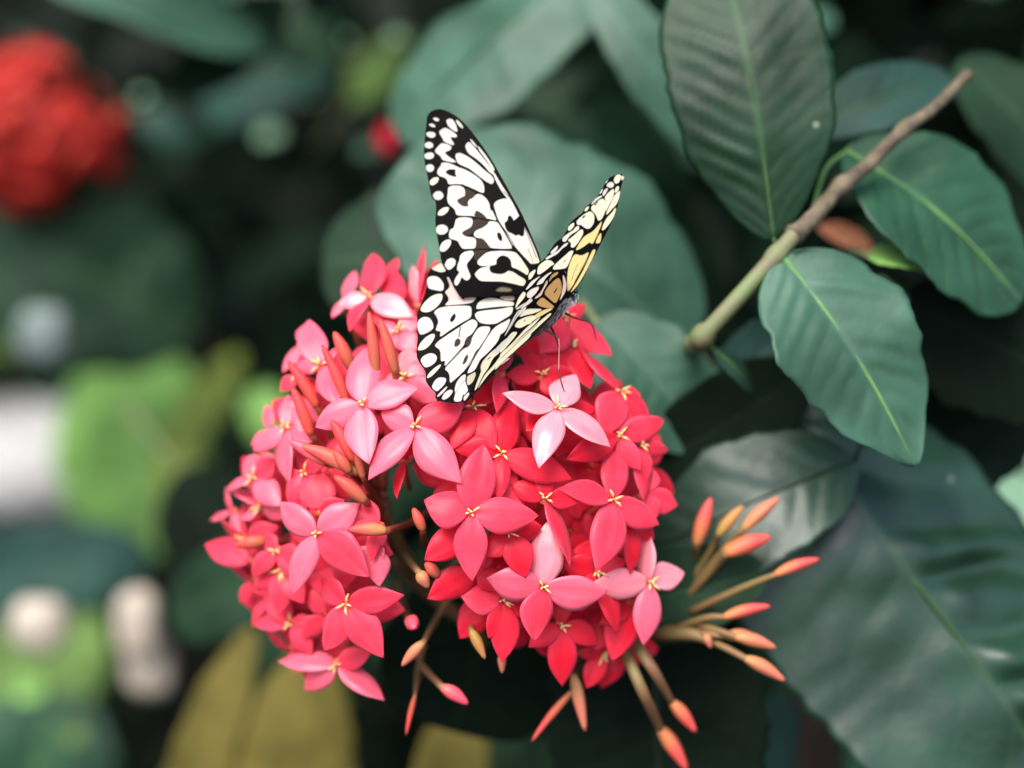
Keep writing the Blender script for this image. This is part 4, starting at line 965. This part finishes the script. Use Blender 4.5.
def samp2(rg): # leaves added out of view overhead to shade the depth of the shrubbery
    return Vector((rg.uniform(-1.6, 1.6), rg.uniform(.62, 2.6), rg.uniform(1.22, 2.1)))
def rej2(p, L):
    x, y, z = proj(p)
    if -1.1 < p.x < -.12 and .8 < p.y < 2.1: return True
    return z < 60 or rej_view(p, L)
fo2 = foliage('added_canopy', 3200, samp2, (.07, .13), 2, ['shade','shade','black','dark'], rej2, (4, 2))
fo2['kind'] = 'stuff'; tag(fo2, 'unseen leaf canopy added above and behind the flowers to shade the background', 'foliage')
# a clipped hedge closing the view, and ground
def samp3(rg): return Vector((rg.uniform(-4, 4), rg.uniform(2.7, 3.3), rg.uniform(0, 3.0)))
fo3 = foliage('hedge_foliage', 5200, samp3, (.10, .20), 3, ['shade','black','shade'], None, (3, 2))
fo3['kind'] = 'stuff'; tag(fo3, 'dark hedge foliage closing off the far background', 'foliage')
M_soil = simple('soil', (.016, .016, .010), .95, col2=(.008, .009, .006), scale=18, bump=1.0, spec=.03)
g = mesh('ground', [(-60,-60,0),(60,-60,0),(60,60,0),(-60,60,0)], [(0,1,2,3)], M_soil, smooth=False); g['kind'] = 'structure'

# unseen leaf crown added high overhead to break up light and reflections
def samp4(rg): return Vector((rg.uniform(-6, 6), rg.uniform(-7, 3.5), rg.uniform(3.6, 5.2)))
FC = P(480, 450, 35)
def rej4(p, L):
    w_ = p-FC; t_ = w_.dot(SUNDIR)
    return (w_-SUNDIR*t_).length < .55 or rej_view(p, L)
fo4 = foliage('added_crown', 2600, samp4, (.26, .50), 5, ['dark','mid','shade'], rej4, (4, 2))
fo4['kind'] = 'stuff'; tag(fo4, 'unseen leaf crown added high overhead to break up the daylight', 'foliage')

# ------------------------------------------------------------------ light
w = bpy.data.worlds.new('World'); S.world = w; w.use_nodes = True; nt = w.node_tree
sky = nt.nodes.new('ShaderNodeTexSky'); sky.sky_type = 'NISHITA'; sky.sun_disc = False
EL, AZ = math.radians(60), math.radians(210)
sky.sun_elevation = EL; sky.sun_rotation = AZ; sky.dust_density = 3.0; sky.ozone_density = 1.0
nt.links.new(sky.outputs[0], nt.nodes['Background'].inputs[0]); nt.nodes['Background'].inputs[1].default_value = .15
sl = bpy.data.lights.new('sun', 'SUN'); sl.energy = 2.0; sl.angle = math.radians(38); sl.color = (1, .96, .90)
so = bpy.data.objects.new('sun', sl); C.objects.link(so)
dirv = Vector((math.sin(AZ)*math.cos(EL), math.cos(AZ)*math.cos(EL), math.sin(EL)))
so.rotation_euler = dirv.to_track_quat('Z', 'Y').to_euler()
vs_ = S.view_settings; S.display_settings.display_device = 'sRGB'
vs_.view_transform = 'Standard'; vs_.look = 'None'; vs_.gamma = 1; vs_.exposure = EXPO; vs_.use_curve_mapping = False
S.cycles.use_denoising = True
S.cycles.max_bounces = 8; S.cycles.transparent_max_bounces = 4
for o in list(bpy.data.objects):
    if 'org' in o: del o['org']
